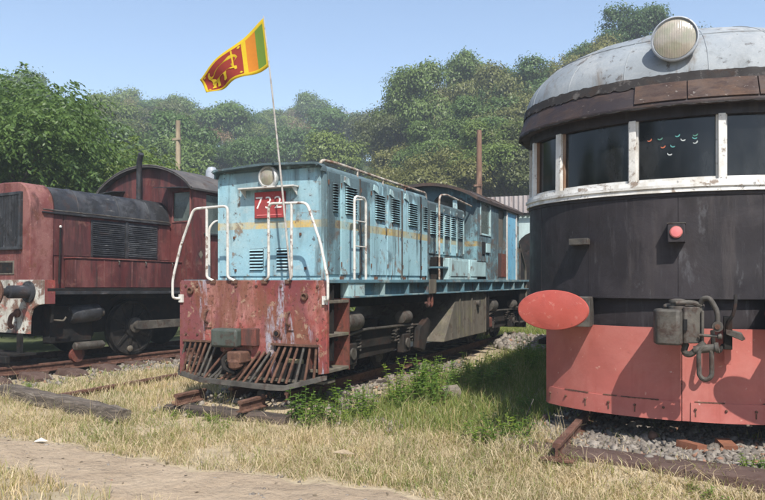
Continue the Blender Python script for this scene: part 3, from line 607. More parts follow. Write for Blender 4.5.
# rear platform rail and steps
MB().tube(rpath([(1.0, 16.05, 2.55), (1.0, 16.75, 1.95), (1.0, 16.8, 1.2)], .1), .03, 8).build('rear_handrail', M['tank'], bl)
MB().tube([(1.0, 16.2, 1.66), (1.0, 16.2, 2.4)], .02, 8).build('rear_stanchion', M['iron'], bl)
rs = MB().bx(.98, 1.0, 16.2, 16.75, .6, 1.43).build('rear_steps', M['frame_black'], bl)
for z in (.65, 1.0): MB().bx(.8, 1.05, 16.22, 16.73, z, z + .03).build('tread', M['iron'], rs)
# bogies
def bogie(y0, nm):
    bg_ = MB()
    poly = [(y0, .70), (y0 + .5, .62), (y0 + .9, .58), (y0 + 1.9, .58), (y0 + 2.3, .62), (y0 + 2.7, .70), (y0 + 2.7, .86), (y0 + 2.1, .98), (y0 + .6, .98), (y0, .86)]
    for sx in (-1, 1): bg_.prism(poly, 'x', sx * .68, sx * .74)
    bg_.bx(-.68, .68, y0 + 1.1, y0 + 1.6, .62, 1.1)
    b = bg_.build('bogie_frame', M['bogie_grey'], bl, .01)
    for yw in (y0 + .45, y0 + 2.25):
        for sx in (-1, 1):
            MB().lathe([(.12, -.02), (.36, -.02), (.38, .03), (.36, .05), (.34, .055), (.33, .09), (.29, .10), (.27, .06), (.12, .06), (.10, .12), (.04, .13)], (sx * .37, yw, .66), (sx, 0, 0), 30).build('wheel', M['wheel'], b)
            MB().bx(sx * .74, sx * .87, yw - .14, yw + .14, .55, .84).build('axle_box', M['bogie_grey'], b, .02)
            MB().cyl((sx * .87, yw, .70), (sx * .895, yw, .70), .075, n=14).build('axle_cap', M['iron'], b)
            for dy in (-.27, .27):
                co = [(sx * .79 + .055 * math.cos(a * .8), yw + dy + .055 * math.sin(a * .8), .72 + a * .0062) for a in range(0, 42)]
                MB().tube(co, .012, 5).build('coil_spring', M['iron'], b)
        MB().cyl((-.4, yw, .66), (.4, yw, .66), .06, n=10).build('axle', M['wheel'], b)
    for sx in (-1, 1):
        MB().tube(rpath([(sx * .90, y0 - .05, .92), (sx * .90, y0 + .7, 1.0), (sx * .90, y0 + 1.9, .98), (sx * .90, y0 + 2.75, .95)], .2), .018, 6).build('brake_pipe', M['iron'], b)
        MB().lathe([(.02, 0), (.12, .02), (.13, .08), (.13, .34), (.12, .40), (.03, .42)], (sx * .86, y0 + .18, 1.12), (0, 1, 0), 16).build('air_reservoir', M['iron'], b)
        MB().lathe([(.02, 0), (.09, .02), (.10, .06), (.10, .26), (.03, .28)], (sx * .88, y0 + 1.95, 1.10), (0, 1, 0), 16).build('brake_cylinder', M['iron'], b)
        MB().bx(sx * .84, sx * .93, y0 + .02, y0 + .28, .66, .88).build('sand_box', M['step_red'], b, .03)
        for yw in (y0 + .9, y0 + 1.75): MB().prism([(yw - .05, .45), (yw + .05, .5), (yw + .06, .85), (yw - .02, .9)], 'x', sx * .60, sx * .67).build('brake_block', M['iron'], b)
        MB().prism([(y0 + 2.42, .60), (y0 + 2.70, .52), (y0 + 2.98, .98), (y0 + 2.86, 1.06), (y0 + 2.5, .92)], 'x', sx * .88, sx * .98).build('sand_hopper', M['bogie_grey'], b, .02)
bogie(7.45, 'front'); bogie(13.85, 'rear')
tk = MB()
tk.hexa([(-.95, 11.0, .60), (.97, 11.05, .60), (.97, 13.55, .60), (-.95, 13.55, .60), (-.95, 11.75, 1.42), (.97, 11.75, 1.42), (.97, 13.55, 1.42), (-.95, 13.55, 1.42)])
tko = tk.build('fuel_tank', M['tank'], bl, .012)
for y in (11.85, 12.55, 13.45): MB().bx(.971, .995, y - .02, y + .02, .62, 1.43).build('tank_strap', M['tank'], tko)
MB().lathe([(.05, 0), (.05, .04), (.07, .045), (.07, .07)], (.97, 12.9, 1.2), (1, 0, 0), 14).build('filler_cap', M['iron'], tko)
MB().bx(-1, 1, 13.6, 13.66, .65, 1.42).build('tank_end_plate', M['frame_black'], bl)
# buffer beam, steps, cow catcher
bp = [(-1.085, .46), (-1.02, .46), (-1.02, .885), (-.44, .885), (-.44, .78), (-.30, .70), (.08, .70), (.30, .79), (.30, .50), (.345, .50), (.345, .885), (.955, .885), (.955, .56), (1.075, .58), (1.075, 1.62), (1.05, 1.648), (-1.06, 1.648), (-1.085, 1.62)]
bm_ = MB().prism(bp, 'y', 6.88, 6.93).build('buffer_beam', M['beam_red'], bl, .004)
MB().bx(-1.02, -.44, 6.855, 6.879, .875, .90).build('beam_lip', M['rust'], bm_); MB().bx(.33, .965, 6.84, 6.879, .88, .905).build('beam_lip', M['rust'], bm_)
for x in (-.62, .58):
    e = MB().bx(x - .05, x + .05, 6.862, 6.88, 1.06, 1.34).build('coupling_plate', M['beam_red'], bm_, .004)
    MB().tube(rpath([(x, 6.86, 1.28), (x, 6.80, 1.26), (x, 6.80, 1.14), (x, 6.86, 1.12)], .02), .014, 6).build('chain_eye', M['rust'], e)
for x, z in ((-.90, 1.52), (.78, 1.46), (.40, 1.02)):
    MB().lathe([(.045, 0), (.045, .03), (.03, .035), (.028, .012)], (x, 6.88, z), (0, -1, 0), 14).build('pipe_socket', M['rust'], bm_)
MB().cyl((.40, 6.88, 1.02), (.40, 6.842, 1.02), .024, n=12).build('pipe_hole', M['dark'], bm_)
for x in (-.98, -.8, -.2, .1, .45, .95):
    for z in (1.58, .97): MB().lathe([(.018, 0), (.018, .012), (.008, .016)], (x, 6.88, z), (0, -1, 0), 6).build('bolt', M['rust'], bm_)
ck = MB().bx(-.455, -.07, 6.70, 6.88, .84, 1.065).build('coupler_box', M['coupler_green'], bl, .03)
MB().bx(-.06, .15, 6.78, 6.88, .86, 1.075).build('coupler_cheek', M['step_red'], bl, .012)
cc = MB().bx(-.18, .02, 6.66, 6.9, .66, .80).build('coupler', M['rust'], bl, .02)
MB().lathe([(.06, 0), (.09, .03), (.09, .10), (.05, .12)], (-.08, 6.72, .60), (0, -.2, 1), 14).build('coupler_jaw', M['rust'], cc)
MB().tube(rpath([(-.2, 6.86, .80), (-.26, 6.68, .70), (-.20, 6.66, .58), (-.08, 6.70, .55)], .06), .026, 8).build('brake_hose', M['frame_black'], bl)
# pilot: lip plate in plan and slanted bars
lip = [(-1.14, 6.90), (-.62, 6.70), (.42, 6.66), (.62, 6.68), (1.06, 6.90), (1.02, 6.93), (.60, 6.73), (.42, 6.71), (-.60, 6.75), (-1.08, 6.93)]
plw = MB(); nl = len(lip)
zz = [.44, .40, .375, .38, .50, .50, .38, .375, .40, .44]
plw.add([(x, y, z) for (x, y), z in zip(lip, zz)] + [(x, y + .01, z + .06) for (x, y), z in zip(lip, zz)], [tuple(range(nl))[::-1], tuple(range(nl, 2 * nl))] + [(i, (i + 1) % nl, nl + (i + 1) % nl, nl + i) for i in range(nl)])
plo = plw.build('pilot_lip', M['iron'], bl, .004)
def lipy(x): return np.interp(x, [-1.14, -.62, .42, .62, 1.06], [6.91, 6.72, 6.68, 6.70, 6.91])
def bar(p, q, r_=.016, mid=None):
    P = [p, q] if mid is None else rpath([p, mid, q], .12)
    return MB().tube(P, r_, 7).build('pilot_bar', M['rust' if random.random() > .3 else 'iron'], bl)
random.seed(3)
for i in range(7):
    xt = -.98 + i * .082; xb = xt - .16 + i * .012; bar((xt, 6.875, .87), (xb, float(lipy(xb)) + .012, .47))
for i in range(6):
    xt = -.34 + .02 * i; xb = -.52 + i * .085; bar((xt + i * .045, 6.86, .78 - .02 * i), (xb - .05, float(lipy(xb)) + .012, .45), .016, (xb + .06, 6.79, .56) if i % 2 else None)
for i in range(4):
    xt = .10 + i * .075; xb = -.06 + i * .09; bar((xt + .06, 6.86, .80), (xb, float(lipy(xb)) + .012, .44), .016)
for i in range(7):
    xt = .44 + i * .083; xb = xt - .10 + .012 * i; bar((xt, 6.87, .87), (xb, float(lipy(xb)) + .012, .46))
MB().bx(-1.0, .95, 6.98, 7.0, .42, .66).build('pilot_backing', M['frame_black'], bl)
MB().bx(-1.0, 1.0, 16.78, 16.84, .5, 1.45).build('rear_dark_plate', M['frame_black'], bl)  # dark plate added to hide the bright shed wall below the deck
MB().bx(-1.02, 1.02, 7.1, 7.14, .7, 1.6).build('headstock', M['frame_black'], bl)
MB().bx(-1.0, 1.0, 6.95, 7.2, .44, .47).build('pilot_floor', M['tank'], bl)
for sx in (-1, 1):
    s_ = MB().bx(sx * .80, sx * .82, 6.93, 7.46, .58, 1.60).build('step_back', M['step_red'], bl)
    MB().prism([(7.44, .56), (7.47, .56), (7.47, 1.43), (7.44, 1.43)], 'x', sx * .80, sx * 1.055).build('step_side', M['step_red'], s_)
    for z in (.575, .985, 1.38): MB().bx(sx * .80, sx * 1.06, 6.93, 7.44, z, z + .035).build('tread', M['tank'], s_, .003)
# white handrails at the front corners
def hr(sx):
    e = MB().tube(rpath([(sx * 1.06, 6.86, 1.42), (sx * 1.13, 6.80, 1.42), (sx * 1.13, 6.80, 1.66), (sx * 1.02, 6.82, 2.08), (sx * .83, 6.84, 2.545), (sx * .30, 6.84, 2.56), (sx * .30, 6.84, 1.68), (sx * .22, 6.88, 1.645)], .07), .0165, 9).build('front_handrail', M['white_rail'], bl)
    MB().tube(rpath([(sx * .62, 6.84, 2.555), (sx * .62, 6.84, 1.68), (sx * .55, 6.88, 1.645)], .05), .0165, 9).build('handrail_post', M['white_rail'], e)
    for x in (.22, .55): MB().bx(sx * x - .04, sx * x + .04, 6.862, 6.882, 1.61, 1.655).build('rail_foot', M['rust'], e)
    MB().bx(sx * 1.02, sx * 1.085, 6.855, 6.88, 1.37, 1.47).build('rail_foot', M['white_rail'], e)
hr(1); hr(-1)
MB().tube(rpath([(-1.0, 7.35, 1.66), (-1.0, 7.35, 2.35), (-.98, 7.45, 2.45), (-.98, 8.0, 2.45), (-.98, 8.05, 1.66)], .1), .016, 8).build('hoop_handrail', M['white_rail'], bl)

# ------------------------------------------------------------------ flag on its bamboo pole
fl = thing('flag', 'yellow bordered national flag with gold lion flying from a thin pole on the blue locomotive', 'flag', (-4.40, 6.82, 1.66))
PB = Vector((-4.375, 6.815, 1.66)); PT = Vector((-4.755, 6.815, 4.78))
MB().tube([PB, PB.lerp(PT, .35) + Vector((.012, 0, 0)), PB.lerp(PT, .7) + Vector((.012, 0, 0)), PT], [.013, .012, .010, .007], 8).build('pole', M['pole_grey'], fl)
def fmat(name, c):
    m = NT(name); n = m.noise(30, 3); m.link(m.mix(m.rng(n, .3, .7), tuple(x * .9 for x in c), c), m.b.inputs['Base Color']); m.b.inputs['Roughness'].default_value = .8
    d = m.b; t = m.n.new('ShaderNodeBsdfTranslucent'); setc(t.inputs[0], c); x = m.n.new('ShaderNodeMixShader'); x.inputs[0].default_value = .3
    m.link(d.outputs[0], x.inputs[1]); m.link(t.outputs[0], x.inputs[2]); m.link(x.outputs[0], m.out.inputs[0]); return m.m
FM = [fmat('flag_yellow', (.72, .52, .015)), fmat('flag_green', (.18, .30, .035)), fmat('flag_orange', (.68, .25, .02)), fmat('flag_maroon', (.34, .035, .02))]
HT = PB.lerp(PT, .995); HB = PB.lerp(PT, .805); FT = Vector((-5.86, 6.95, 4.22)); FB = Vector((-5.70, 6.92, 4.00))
def fpt(u, v, off=0):          # u along the fly, v down the hoist
    a = HT.lerp(FT, u); b = HB.lerp(FB, u); q = a.lerp(b, v)
    q = q + Vector((.015 * math.sin(u * 9), .035 * math.sin(u * 7.5 + v * 1.6) * min(1, u * 3) + .014 * math.sin(v * 5 + u * 13) * u, -.012 * math.sin(math.pi * u) * (1 if v > .5 else .4) + .012 * math.sin(u * 11 + v * 3)))
    return q + Vector((.15, -1, .05)) * off
def region(u, v):
    by, bu = .085, .035
    if v < by or v > 1 - by or u < bu or u > 1 - bu: return 0
    if u < .165: return 1
    if u < .295: return 2
    if u < .345: return 0
    return 3
us = sorted(set(list(np.linspace(0, 1, 49)) + [.035, .165, .295, .345, .965])); vs_ = sorted(set(list(np.linspace(0, 1, 15)) + [.085, .915]))
V = [fpt(u, v) for v in vs_ for u in us]; nu = len(us); F = []; MI = []
for j in range(len(vs_) - 1):
    for i in range(nu - 1):
        F.append((j * nu + i, j * nu + i + 1, (j + 1) * nu + i + 1, (j + 1) * nu + i)); MI.append(region((us[i] + us[i + 1]) / 2, (vs_[j] + vs_[j + 1]) / 2))
me = bpy.data.meshes.new('flag_cloth'); me.from_pydata([tuple(q - ORG[fl.name]) for q in V], [], F)
for m_ in FM: me.materials.append(m_)
me.polygons.foreach_set('material_index', MI); me.polygons.foreach_set('use_smooth', [True] * len(F))
fo = bpy.data.objects.new('flag_cloth', me); COL.objects.link(fo); fo.parent = fl; ORG[fo.name] = ORG[fl.name]
fs_ = fo.modifiers.new('thick', 'SOLIDIFY'); fs_.thickness = .002
# lion outline (u right to left is away from the hoist), sewn on as thin cloth
lion = [(.42, .42), (.40, .36), (.42, .28), (.46, .22), (.51, .22), (.55, .27), (.60, .31), (.68, .32), (.76, .33), (.81, .37), (.845, .34), (.86, .26), (.84, .19), (.86, .15), (.89, .20), (.895, .32), (.87, .43), (.865, .52), (.88, .62), (.87, .70), (.90, .80), (.895, .83), (.84, .83), (.835, .72), (.80, .62), (.79, .70), (.81, .80), (.80, .83), (.75, .83), (.74, .68), (.72, .60), (.66, .60), (.63, .62), (.63, .72), (.65, .80), (.64, .83), (.59, .83), (.585, .70), (.57, .61), (.53, .60), (.50, .64), (.455, .66), (.45, .72), (.42, .71), (.42, .62), (.47, .56), (.48, .50), (.45, .47)]
def onflag(poly, name):
    for sgn, off in ((1, .006), (-1, -.006)):
        from mathutils.geometry import tessellate_polygon
        dense = []
        for i in range(len(poly)):
            a, b = poly[i], poly[(i + 1) % len(poly)]
            for k in range(3): dense.append((a[0] + (b[0] - a[0]) * k / 3, a[1] + (b[1] - a[1]) * k / 3))
        tr = tessellate_polygon([[Vector((a, b, 0)) for a, b in dense]])
        MB().add([fpt(a, b, off) for a, b in dense], [tuple(t) for t in tr]).build(name, FM[0], fo)
onflag(lion, 'lion_emblem')
onflag([(.455, .66), (.475, .66), (.475, .12), (.465, .10), (.455, .12)], 'sword_emblem')
for cu_, cv in ((.375, .14), (.375, .86), (.935, .14), (.935, .86)): onflag([(cu_, cv - .035), (cu_ + .022, cv), (cu_, cv + .035), (cu_ - .022, cv)], 'leaf_emblem')
# ------------------------------------------------------------------ maroon shunting locomotive (x = across its track, y = along it)
ml = thing('shunting_locomotive', 'maroon shunting locomotive with sooty black hood top and chipped white buffer beam', 'locomotive', (LCX, LCY, 0), (0, 0, 0), (R(-.6), 0, -LYAW))
def hpoly(hw, z0, zs, zt, tw, n=7):
    pts = [(-hw, z0), (-hw, zs)]
    for k in range(1, n + 1):
        a = R(90 * k / n); pts.append((-hw + (hw - tw) * (1 - math.cos(a)), zs + (zt - zs) * math.sin(a)))
    r_ = [(-x, z) for x, z in pts[::-1]]; return pts + [(0, zt + .02)] + r_
HP = hpoly(.74, 1.53, 2.80, 3.25, .42); HPn = hpoly(.755, 1.53, 2.80, 3.275, .43)
MB().prism(HPn, 'y', .55, .98).build('hood_nose', M['maroon_nose'], ml, .02)
MB().prism(HP, 'y', .985, 3.54).build('hood_body', M['maroon'], ml)
# black top cover: the curved upper part only
up = [q for q in hpoly(.752, 2.80, 2.80, 3.262, .42) if q[1] >= 2.80][1:-1]
lo = [q for q in hpoly(.735, 2.80, 2.80, 3.24, .41) if q[1] >= 2.80][1:-1]
MB().solid_strip([(x, .99, z) for x, z in up], [(x, 3.50, z) for x, z in up], [(x, 3.50, z) for x, z in lo], [(x, .99, z) for x, z in lo]).build('hood_cover', M['hood_black'], ml)
for y in (1.45, 2.3, 3.0): MB().tube([(x * 1.004, y, z + .004) for x, z in up], .008, 5).build('cover_seam', M['hood_black'], ml)
MB().bx(.74, .80, .75, 3.50, 2.775, 2.80).build('gutter', M['hood_black'], ml, .003)
MB().tube([(.79, .75, 2.83), (.79, 3.48, 2.83)], .013, 6).build('hood_handrail', M['iron'], ml)
for y in (.95, 2.0, 3.0): MB().cyl((.74, y, 2.83), (.79, y, 2.83), .010, n=6).build('handrail_bracket', M['iron'], ml)
# radiator grille on the nose
gf = MB(); gf.bx(-.56, .56, .50, .552, 2.16, 2.21); gf.bx(-.56, .56, .50, .552, 3.06, 3.11); gf.bx(.51, .56, .50, .552, 2.21, 3.06); gf.bx(-.56, -.51, .50, .552, 2.21, 3.06)
gfo = gf.build('radiator_grille', M['hood_black'], ml, .004)
MB().bx(-.51, .51, .535, .548, 2.21, 3.06).build('radiator_core', M['frame_black'], gfo)
for i in range(26): x = -.49 + i * .0392; MB().bx(x - .008, x + .008, .508, .53, 2.21, 3.06).build('grille_bar', M['hood_black'], gfo)
MB().bx(-.16, .34, .538, .553, 1.75, 1.98).build('name_plate', M['tank'], ml, .004)
MB().bx(-.13, .31, .534, .537, 1.78, 1.95).build('plate_border', M['frame_black'], ml)
# side panels, louvred doors
for y0, y1 in ((.62, 1.14), (1.17, 1.68), (3.24, 3.52)): MB().bx(.741, .751, y0, y1, 2.08, 2.76).build('side_panel', M['maroon'], ml, .004)
for y0, y1 in ((1.70, 2.43), (2.47, 3.20)):
    d = MB().bx(.741, .752, y0, y1, 2.08, 2.74).build('louvre_door', M['hood_black'], ml, .003)
    n = 17
    for i in range(n):
        z = 2.115 + i * .0355
        MB().add([(.753, y0 + .03, z), (.753, y1 - .03, z), (.778, y1 - .03, z - .002), (.778, y0 + .03, z - .002), (.753, y0 + .03, z + .027), (.753, y1 - .03, z + .027)], [(0, 1, 2, 3), (3, 2, 5, 4), (0, 3, 4), (1, 5, 2)]).build('louvre', M['hood_black'], d)
MB().bx(.752, .775, 2.43, 2.47, 2.08, 2.76).build('door_post', M['hood_black'], ml)
MB().tube([(.78, 1.06, 1.6), (.78, 1.08, 2.55)], .015, 6).build('vertical_pipe', M['frame_black'], ml)
MB().lathe([(.02, 0), (.025, .02), (.01, .04)], (.78, 1.08, 2.55), (0, 0, 1), 10).build('pipe_cap', M['white_rail'], ml)
# lower side casing and footplate
cas = MB().bx(.755, 1.04, 1.18, 3.545, 1.535, 2.035).build('side_casing', M['maroon'], ml, .012)
MB().bx(.755, 1.06, 1.16, 3.60, 2.036, 2.055).build('casing_ledge', M['maroon_nose'], cas)
for y in (1.75, 2.35, 2.95): MB().bx(1.041, 1.047, y - .006, y + .006, 1.55, 2.03).build('seam', M['maroon_nose'], cas)
for y in (2.05, 2.65, 3.3): MB().tube([(1.05, y, 2.02), (1.075, y, 1.99), (1.06, y, 1.95)], .012, 6).build('casing_catch', M['iron'], cas)
MB().bx(-1.33, 1.33, .48, 5.75, 1.485, 1.53).build('footplate', M['frame_black'], ml, .004)
MB().bx(-1.34, 1.34, .62, 5.75, 1.43, 1.484).build('footplate_valance', M['hood_black'], ml, .004)
MB().bx(-.78, .78, .6, 5.6, .75, 1.42).build('main_frame', M['frame_black'], ml)
# cab
def arc(hw, ze, zt, n=18): return [(-hw + 2 * hw * k / n, ze + (zt - ze) * (1 - (-1 + 2 * k / n) ** 2) ** .8) for k in range(n + 1)]
CW = 1.33
def cabwall(y0, y1):
    m = MB(); top = arc(CW, 3.50, 3.97, 40)
    zat = lambda x: float(np.interp(x, [q[0] for q in top], [q[1] for q in top]))
    def slab(x0, x1, z0, z1=None):
        xs = np.linspace(x0, x1, 8); poly = [(x1, z0), (x0, z0)] if z1 is None else None
        if z1 is None: m.prism([(x0, z0)] + [(float(x), zat(x)) for x in xs] + [(x1, z0)], 'y', y0, y1)
        else: m.bx(x0, x1, y0, y1, z0, z1)
    slab(-CW, -1.27, 1.53); slab(-1.27, -.80, 1.53, 2.84); slab(-1.27, -.80, 3.44); slab(-.80, .80, 1.53); slab(.80, 1.27, 1.53, 2.84); slab(.80, 1.27, 3.44); slab(1.27, CW, 1.53)
    return m
cf = cabwall(3.55, 3.60).build('cab_front', M['maroon'], ml)
cabwall(5.55, 5.60).build('cab_rear', M['maroon'], ml)
for sx in (-1, 1):
    wf = MB(); wf.bx(sx * .78, sx * .81, 3.535, 3.56, 2.83, 3.46); wf.bx(sx * 1.26, sx * 1.29, 3.535, 3.56, 2.83, 3.46); wf.bx(sx * .81, sx * 1.26, 3.535, 3.56, 2.83, 2.86); wf.bx(sx * .81, sx * 1.26, 3.535, 3.56, 3.43, 3.46)
    wfo = wf.build('cab_window', M['maroon_nose'], ml, .004)
    MB().bx(sx * .811, sx * 1.259, 3.562, 3.568, 2.861, 3.429).build('pane', M['glass_cab'], wfo)
    MB().hexa([(sx * .62, 3.20, 3.50), (sx * 1.36, 3.20, 3.46), (sx * 1.36, 3.55, 3.50), (sx * .62, 3.55, 3.54), (sx * .62, 3.20, 3.515), (sx * 1.36, 3.20, 3.475), (sx * 1.36, 3.55, 3.515), (sx * .62, 3.55, 3.555)]).build('visor', M['hood_black'], ml)
    m = MB(); x0, x1 = sx * 1.285, sx * CW
    m.bx(x0, x1, 3.60, 3.92, 1.53, 3.50); m.bx(x0, x1, 3.92, 4.75, 1.53, 2.62); m.bx(x0, x1, 3.92, 4.75, 3.42, 3.50); m.bx(x0, x1, 4.75, 5.55, 1.53, 3.50)
    m.build('cab_side', M['maroon'], ml)
    MB().bx(sx * 1.29, sx * 1.30, 3.93, 4.74, 2.63, 3.41).build('side_pane', M['glass_cab'], ml)
    MB().bx(sx * 1.20, sx * 1.40, 3.86, 4.8, 2.60, 2.63).build('arm_rest', M['hood_black'], ml)
dm = MB().add([(1.336, 3.72, 2.20), (1.336, 3.78, 2.28), (1.336, 3.84, 2.20), (1.336, 3.78, 2.12), (1.331, 3.72, 2.20), (1.331, 3.78, 2.28), (1.331, 3.84, 2.20), (1.331, 3.78, 2.12)], [(0, 1, 2, 3), (7, 6, 5, 4), (0, 4, 5, 1), (1, 5, 6, 2), (2, 6, 7, 3), (3, 7, 4, 0)]).build('works_plate', M['tank'], ml)
ra = arc(1.42, 3.49, 4.02); rb = arc(1.41, 3.455, 3.985)
MB().solid_strip([(x, 3.42, z) for x, z in ra], [(x, 5.85, z) for x, z in ra], [(x, 5.85, z) for x, z in rb], [(x, 3.42, z) for x, z in rb]).build('cab_roof', M['roof_grey'], ml)
MB().tube([(x, 3.425, z + .004) for x, z in ra], .016, 6).build('roof_bead', M['roof_grey'], ml)
MB().tube(rpath([(-.02, 3.40, 3.2), (-.02, 3.40, 3.95), (.03, 3.36, 4.12), (.12, 3.33, 4.24)], .1), .055, 12).build('exhaust_pipe', M['hood_black'], ml)
MB().lathe([(.13, 0), (.13, .12), (.12, .22), (.08, .29), (.0, .31)], (.72, 4.7, 3.83), (.0, .0, 1), 18).build('roof_ventilator', M['lamp_grey'], ml)
# buffer beam
bp = [(-1.32, 1.66), (-1.32, 1.26), (-1.18, 1.22), (-1.08, 1.08), (-1.06, .80), (.98, .80), (.99, 1.05), (1.05, 1.20), (1.18, 1.26), (1.32, 1.28), (1.32, 1.66)]
wb = MB().prism(bp, 'y', .40, .44).build('buffer_beam', M['white_plate'], ml, .004)
MB().prism([(-1.325, 1.66), (-1.325, 1.28), (1.325, 1.28), (1.325, 1.66)], 'y', .441, .62).build('beam_box', M['beam_red'], ml, .004)
for sx in (-1, 1):
    bu = MB().lathe([(.17, 0), (.17, .03), (.105, .04), (.10, .34), (.085, .35), (.06, .36), (.06, .52), (.10, .525)], (sx * .98, .40, 1.47), (0, -1, 0), 24).build('buffer', M['hood_black'], ml)
    MB().lathe([(.09, 0), (.21, .02), (.22, .05), (.19, .075), (.0, .095)], (sx * .98, -.12, 1.47), (0, -1, 0), 28).build('buffer_head', M['rust'], bu)
    MB().tube(rpath([(sx * .70, .40, 1.13), (sx * .70, .28, 1.10), (sx * .70, .25, .95), (sx * .74, .28, .90)], .05), .035, 8).build('brake_hose', M['rust'], ml)
    MB().lathe([(.07, 0), (.075, .04), (.03, .07)], (sx * .70, .40, 1.13), (0, -1, 0), 14).build('hose_cock', M['rust'], ml)
for x in (-.95, -.5, .45, .85):
    for z in (.88, 1.58): MB().lathe([(.022, 0), (.022, .014), (.01, .02)], (x, .40, z), (0, -1, 0), 6).build('bolt', M['rust'], wb)
MB().tube(rpath([(0, .40, 1.30), (0, .12, 1.30), (0, .06, 1.22), (0, .12, 1.14), (0, .2, 1.15)], .05), .035, 8).build('draw_hook', M['iron'], ml)
# steps and tubes under the beam
st = MB().bx(1.20, 1.225, .62, .66, .98, 1.43).build('step_hanger', M['frame_black'], ml)
MB().tube(rpath([(1.20, .66, 1.42), (1.20, .66, 1.02), (1.20, .86, 1.0), (1.20, .90, 1.06)], .03), .014, 6).build('hand_hook', M['tank'], st)
MB().bx(-.95, 1.0, .15, .52, .46, .50).build('guard_step', M['frame_black'], ml, .006)
for x in (-.9, .82): MB().bx(x, x + .08, .30, .36, .50, .80).build('step_bracket', M['frame_black'], ml)
MB().bx(-.9, .95, .05, .12, .36, .47).build('rail_guard', M['frame_black'], ml, .01)
MB().lathe([(.02, 0), (.12, .03), (.15, .10), (.15, .50), (.13, .56), (.07, .60)], (1.02, 1.05, 1.08), (.12, .95, .06), 20).build('air_reservoir', M['hood_black'], ml)
MB().lathe([(.075, 0), (.075, .06), (.05, .065)], (1.09, 1.62, 1.115), (.12, .95, .06), 14).build('reservoir_cap', M['iron'], ml)
MB().lathe([(.05, 0), (.07, .02), (.07, .55), (.03, .60)], (1.0, 1.2, .55), (.0, 1, 0), 12).build('sander_pipe', M['iron'], ml)
MB().bx(.80, 1.0, .75, 1.55, .62, 1.25).build('tool_box', M['frame_black'], ml, .02)
MB().lathe([(.13, -.04), (.14, 0), (.13, .04)], (.90, 1.32, .40), (1, 0, 0), 18).build('wheel_chock', M['step_red'], ml)
# wheels with side rod
for yw in (2.47, 4.75):
    for sx in (-1, 1):
        wo = MB().lathe([(.10, -.06), (.50, -.06), (.535, -.045), (.535, -.02), (.505, -.01), (.495, .07), (.45, .075), (.44, .03), (.18, .03), (.16, .09), (.10, .10)], (sx * .86, yw, .80), (sx, 0, 0), 40).build('wheel', M['wheel'], ml)
        for k in range(10):
            a = R(36 * k + 10); c0, c1 = .15, .45
            MB().hexa([(sx * .875, yw + c0 * math.cos(a) - .03 * math.sin(a), .80 + c0 * math.sin(a) + .03 * math.cos(a)), (sx * .875, yw + c0 * math.cos(a) + .03 * math.sin(a), .80 + c0 * math.sin(a) - .03 * math.cos(a)), (sx * .875, yw + c1 * math.cos(a) + .02 * math.sin(a), .80 + c1 * math.sin(a) - .02 * math.cos(a)), (sx * .875, yw + c1 * math.cos(a) - .02 * math.sin(a), .80 + c1 * math.sin(a) + .02 * math.cos(a)),
                       (sx * .92, yw + c0 * math.cos(a) - .03 * math.sin(a), .80 + c0 * math.sin(a) + .03 * math.cos(a)), (sx * .92, yw + c0 * math.cos(a) + .03 * math.sin(a), .80 + c0 * math.sin(a) - .03 * math.cos(a)), (sx * .91, yw + c1 * math.cos(a) + .02 * math.sin(a), .80 + c1 * math.sin(a) - .02 * math.cos(a)), (sx * .91, yw + c1 * math.cos(a) - .02 * math.sin(a), .80 + c1 * math.sin(a) + .02 * math.cos(a))]).build('spoke', M['wheel'], wo)
        MB().lathe([(.14, 0), (.14, .05), (.09, .07), (.085, .13), (.03, .14)], (sx * .95, yw + .02, .85), (sx, 0, 0), 20).build('crank_pin', M['iron'], wo)
        MB().lathe([(.05, 0), (.06, .04), (.03, .06)], (sx * .93, yw - .08, .42), (sx, 0, 0), 12).build('oil_cup', M['tank'], wo)
for sx in (-1, 1):
    MB().prism([(2.42, .79), (2.55, .77), (4.70, .79), (4.80, .81), (4.80, .91), (4.70, .93), (2.55, .93), (2.42, .91)], 'x', sx * 1.06, sx * 1.10).build('side_rod', M['iron'], ml, .006)
    for y0 in (1.95, 4.2): MB().prism([(y0, 1.34), (y0 + 1.05, 1.34), (y0 + .9, 1.42), (y0 + .15, 1.42)], 'x', sx * .92, sx * .98).build('leaf_spring', M['bogie_grey'], ml)
# ------------------------------------------------------------------ railcar with rounded cab front
rc = thing('railcar', 'old railcar with rounded black and red front, silver dome roof and white framed windows', 'railcar', (-.25, 13, .3), (0, 13, .3))
AX, AY, YC, YR = 1.53, 1.10, 7.76, 20.5
def ell(a, off=0., k=1.0):
    a = R(a); nx, ny = math.sin(a) / AX, -math.cos(a) / AY; L = math.hypot(nx, ny)
    return (AX * k * math.sin(a) + off * nx / L, YC - AY * k * math.cos(a) + off * ny / L)
def plan(a0=-90, a1=90, off=0., n=64, tail=True):
    P = []
    if tail and a0 == -90: P.append((-AX - off, YR))
    P += [ell(a0 + (a1 - a0) * i / n, off) for i in range(n + 1)]
    if tail and a1 == 90: P.append((AX + off, YR))
    return P
def band(name, mat, z0, z1, o0=0., o1=None, th=.03, a0=-90, a1=90, tail=True, n=64, parent=None, bev=0, jag=0):
    o1 = o0 if o1 is None else o1; jr = random.Random(len(name) + int(z0 * 100))
    A = [(x, y, z0 + jr.uniform(-jag, jag)) for x, y in plan(a0, a1, o0, n, tail)]; B = [(x, y, z1 + jr.uniform(-jag, jag) * .4) for x, y in plan(a0, a1, o1, n, tail)]
    Cq = [(x, y, z1) for x, y in plan(a0, a1, o1 - th, n, tail)]; D = [(x, y, z0) for x, y in plan(a0, a1, o0 - th, n, tail)]
    return MB().solid_strip(A, B, Cq, D).build(name, M[mat], parent or rc, bev)
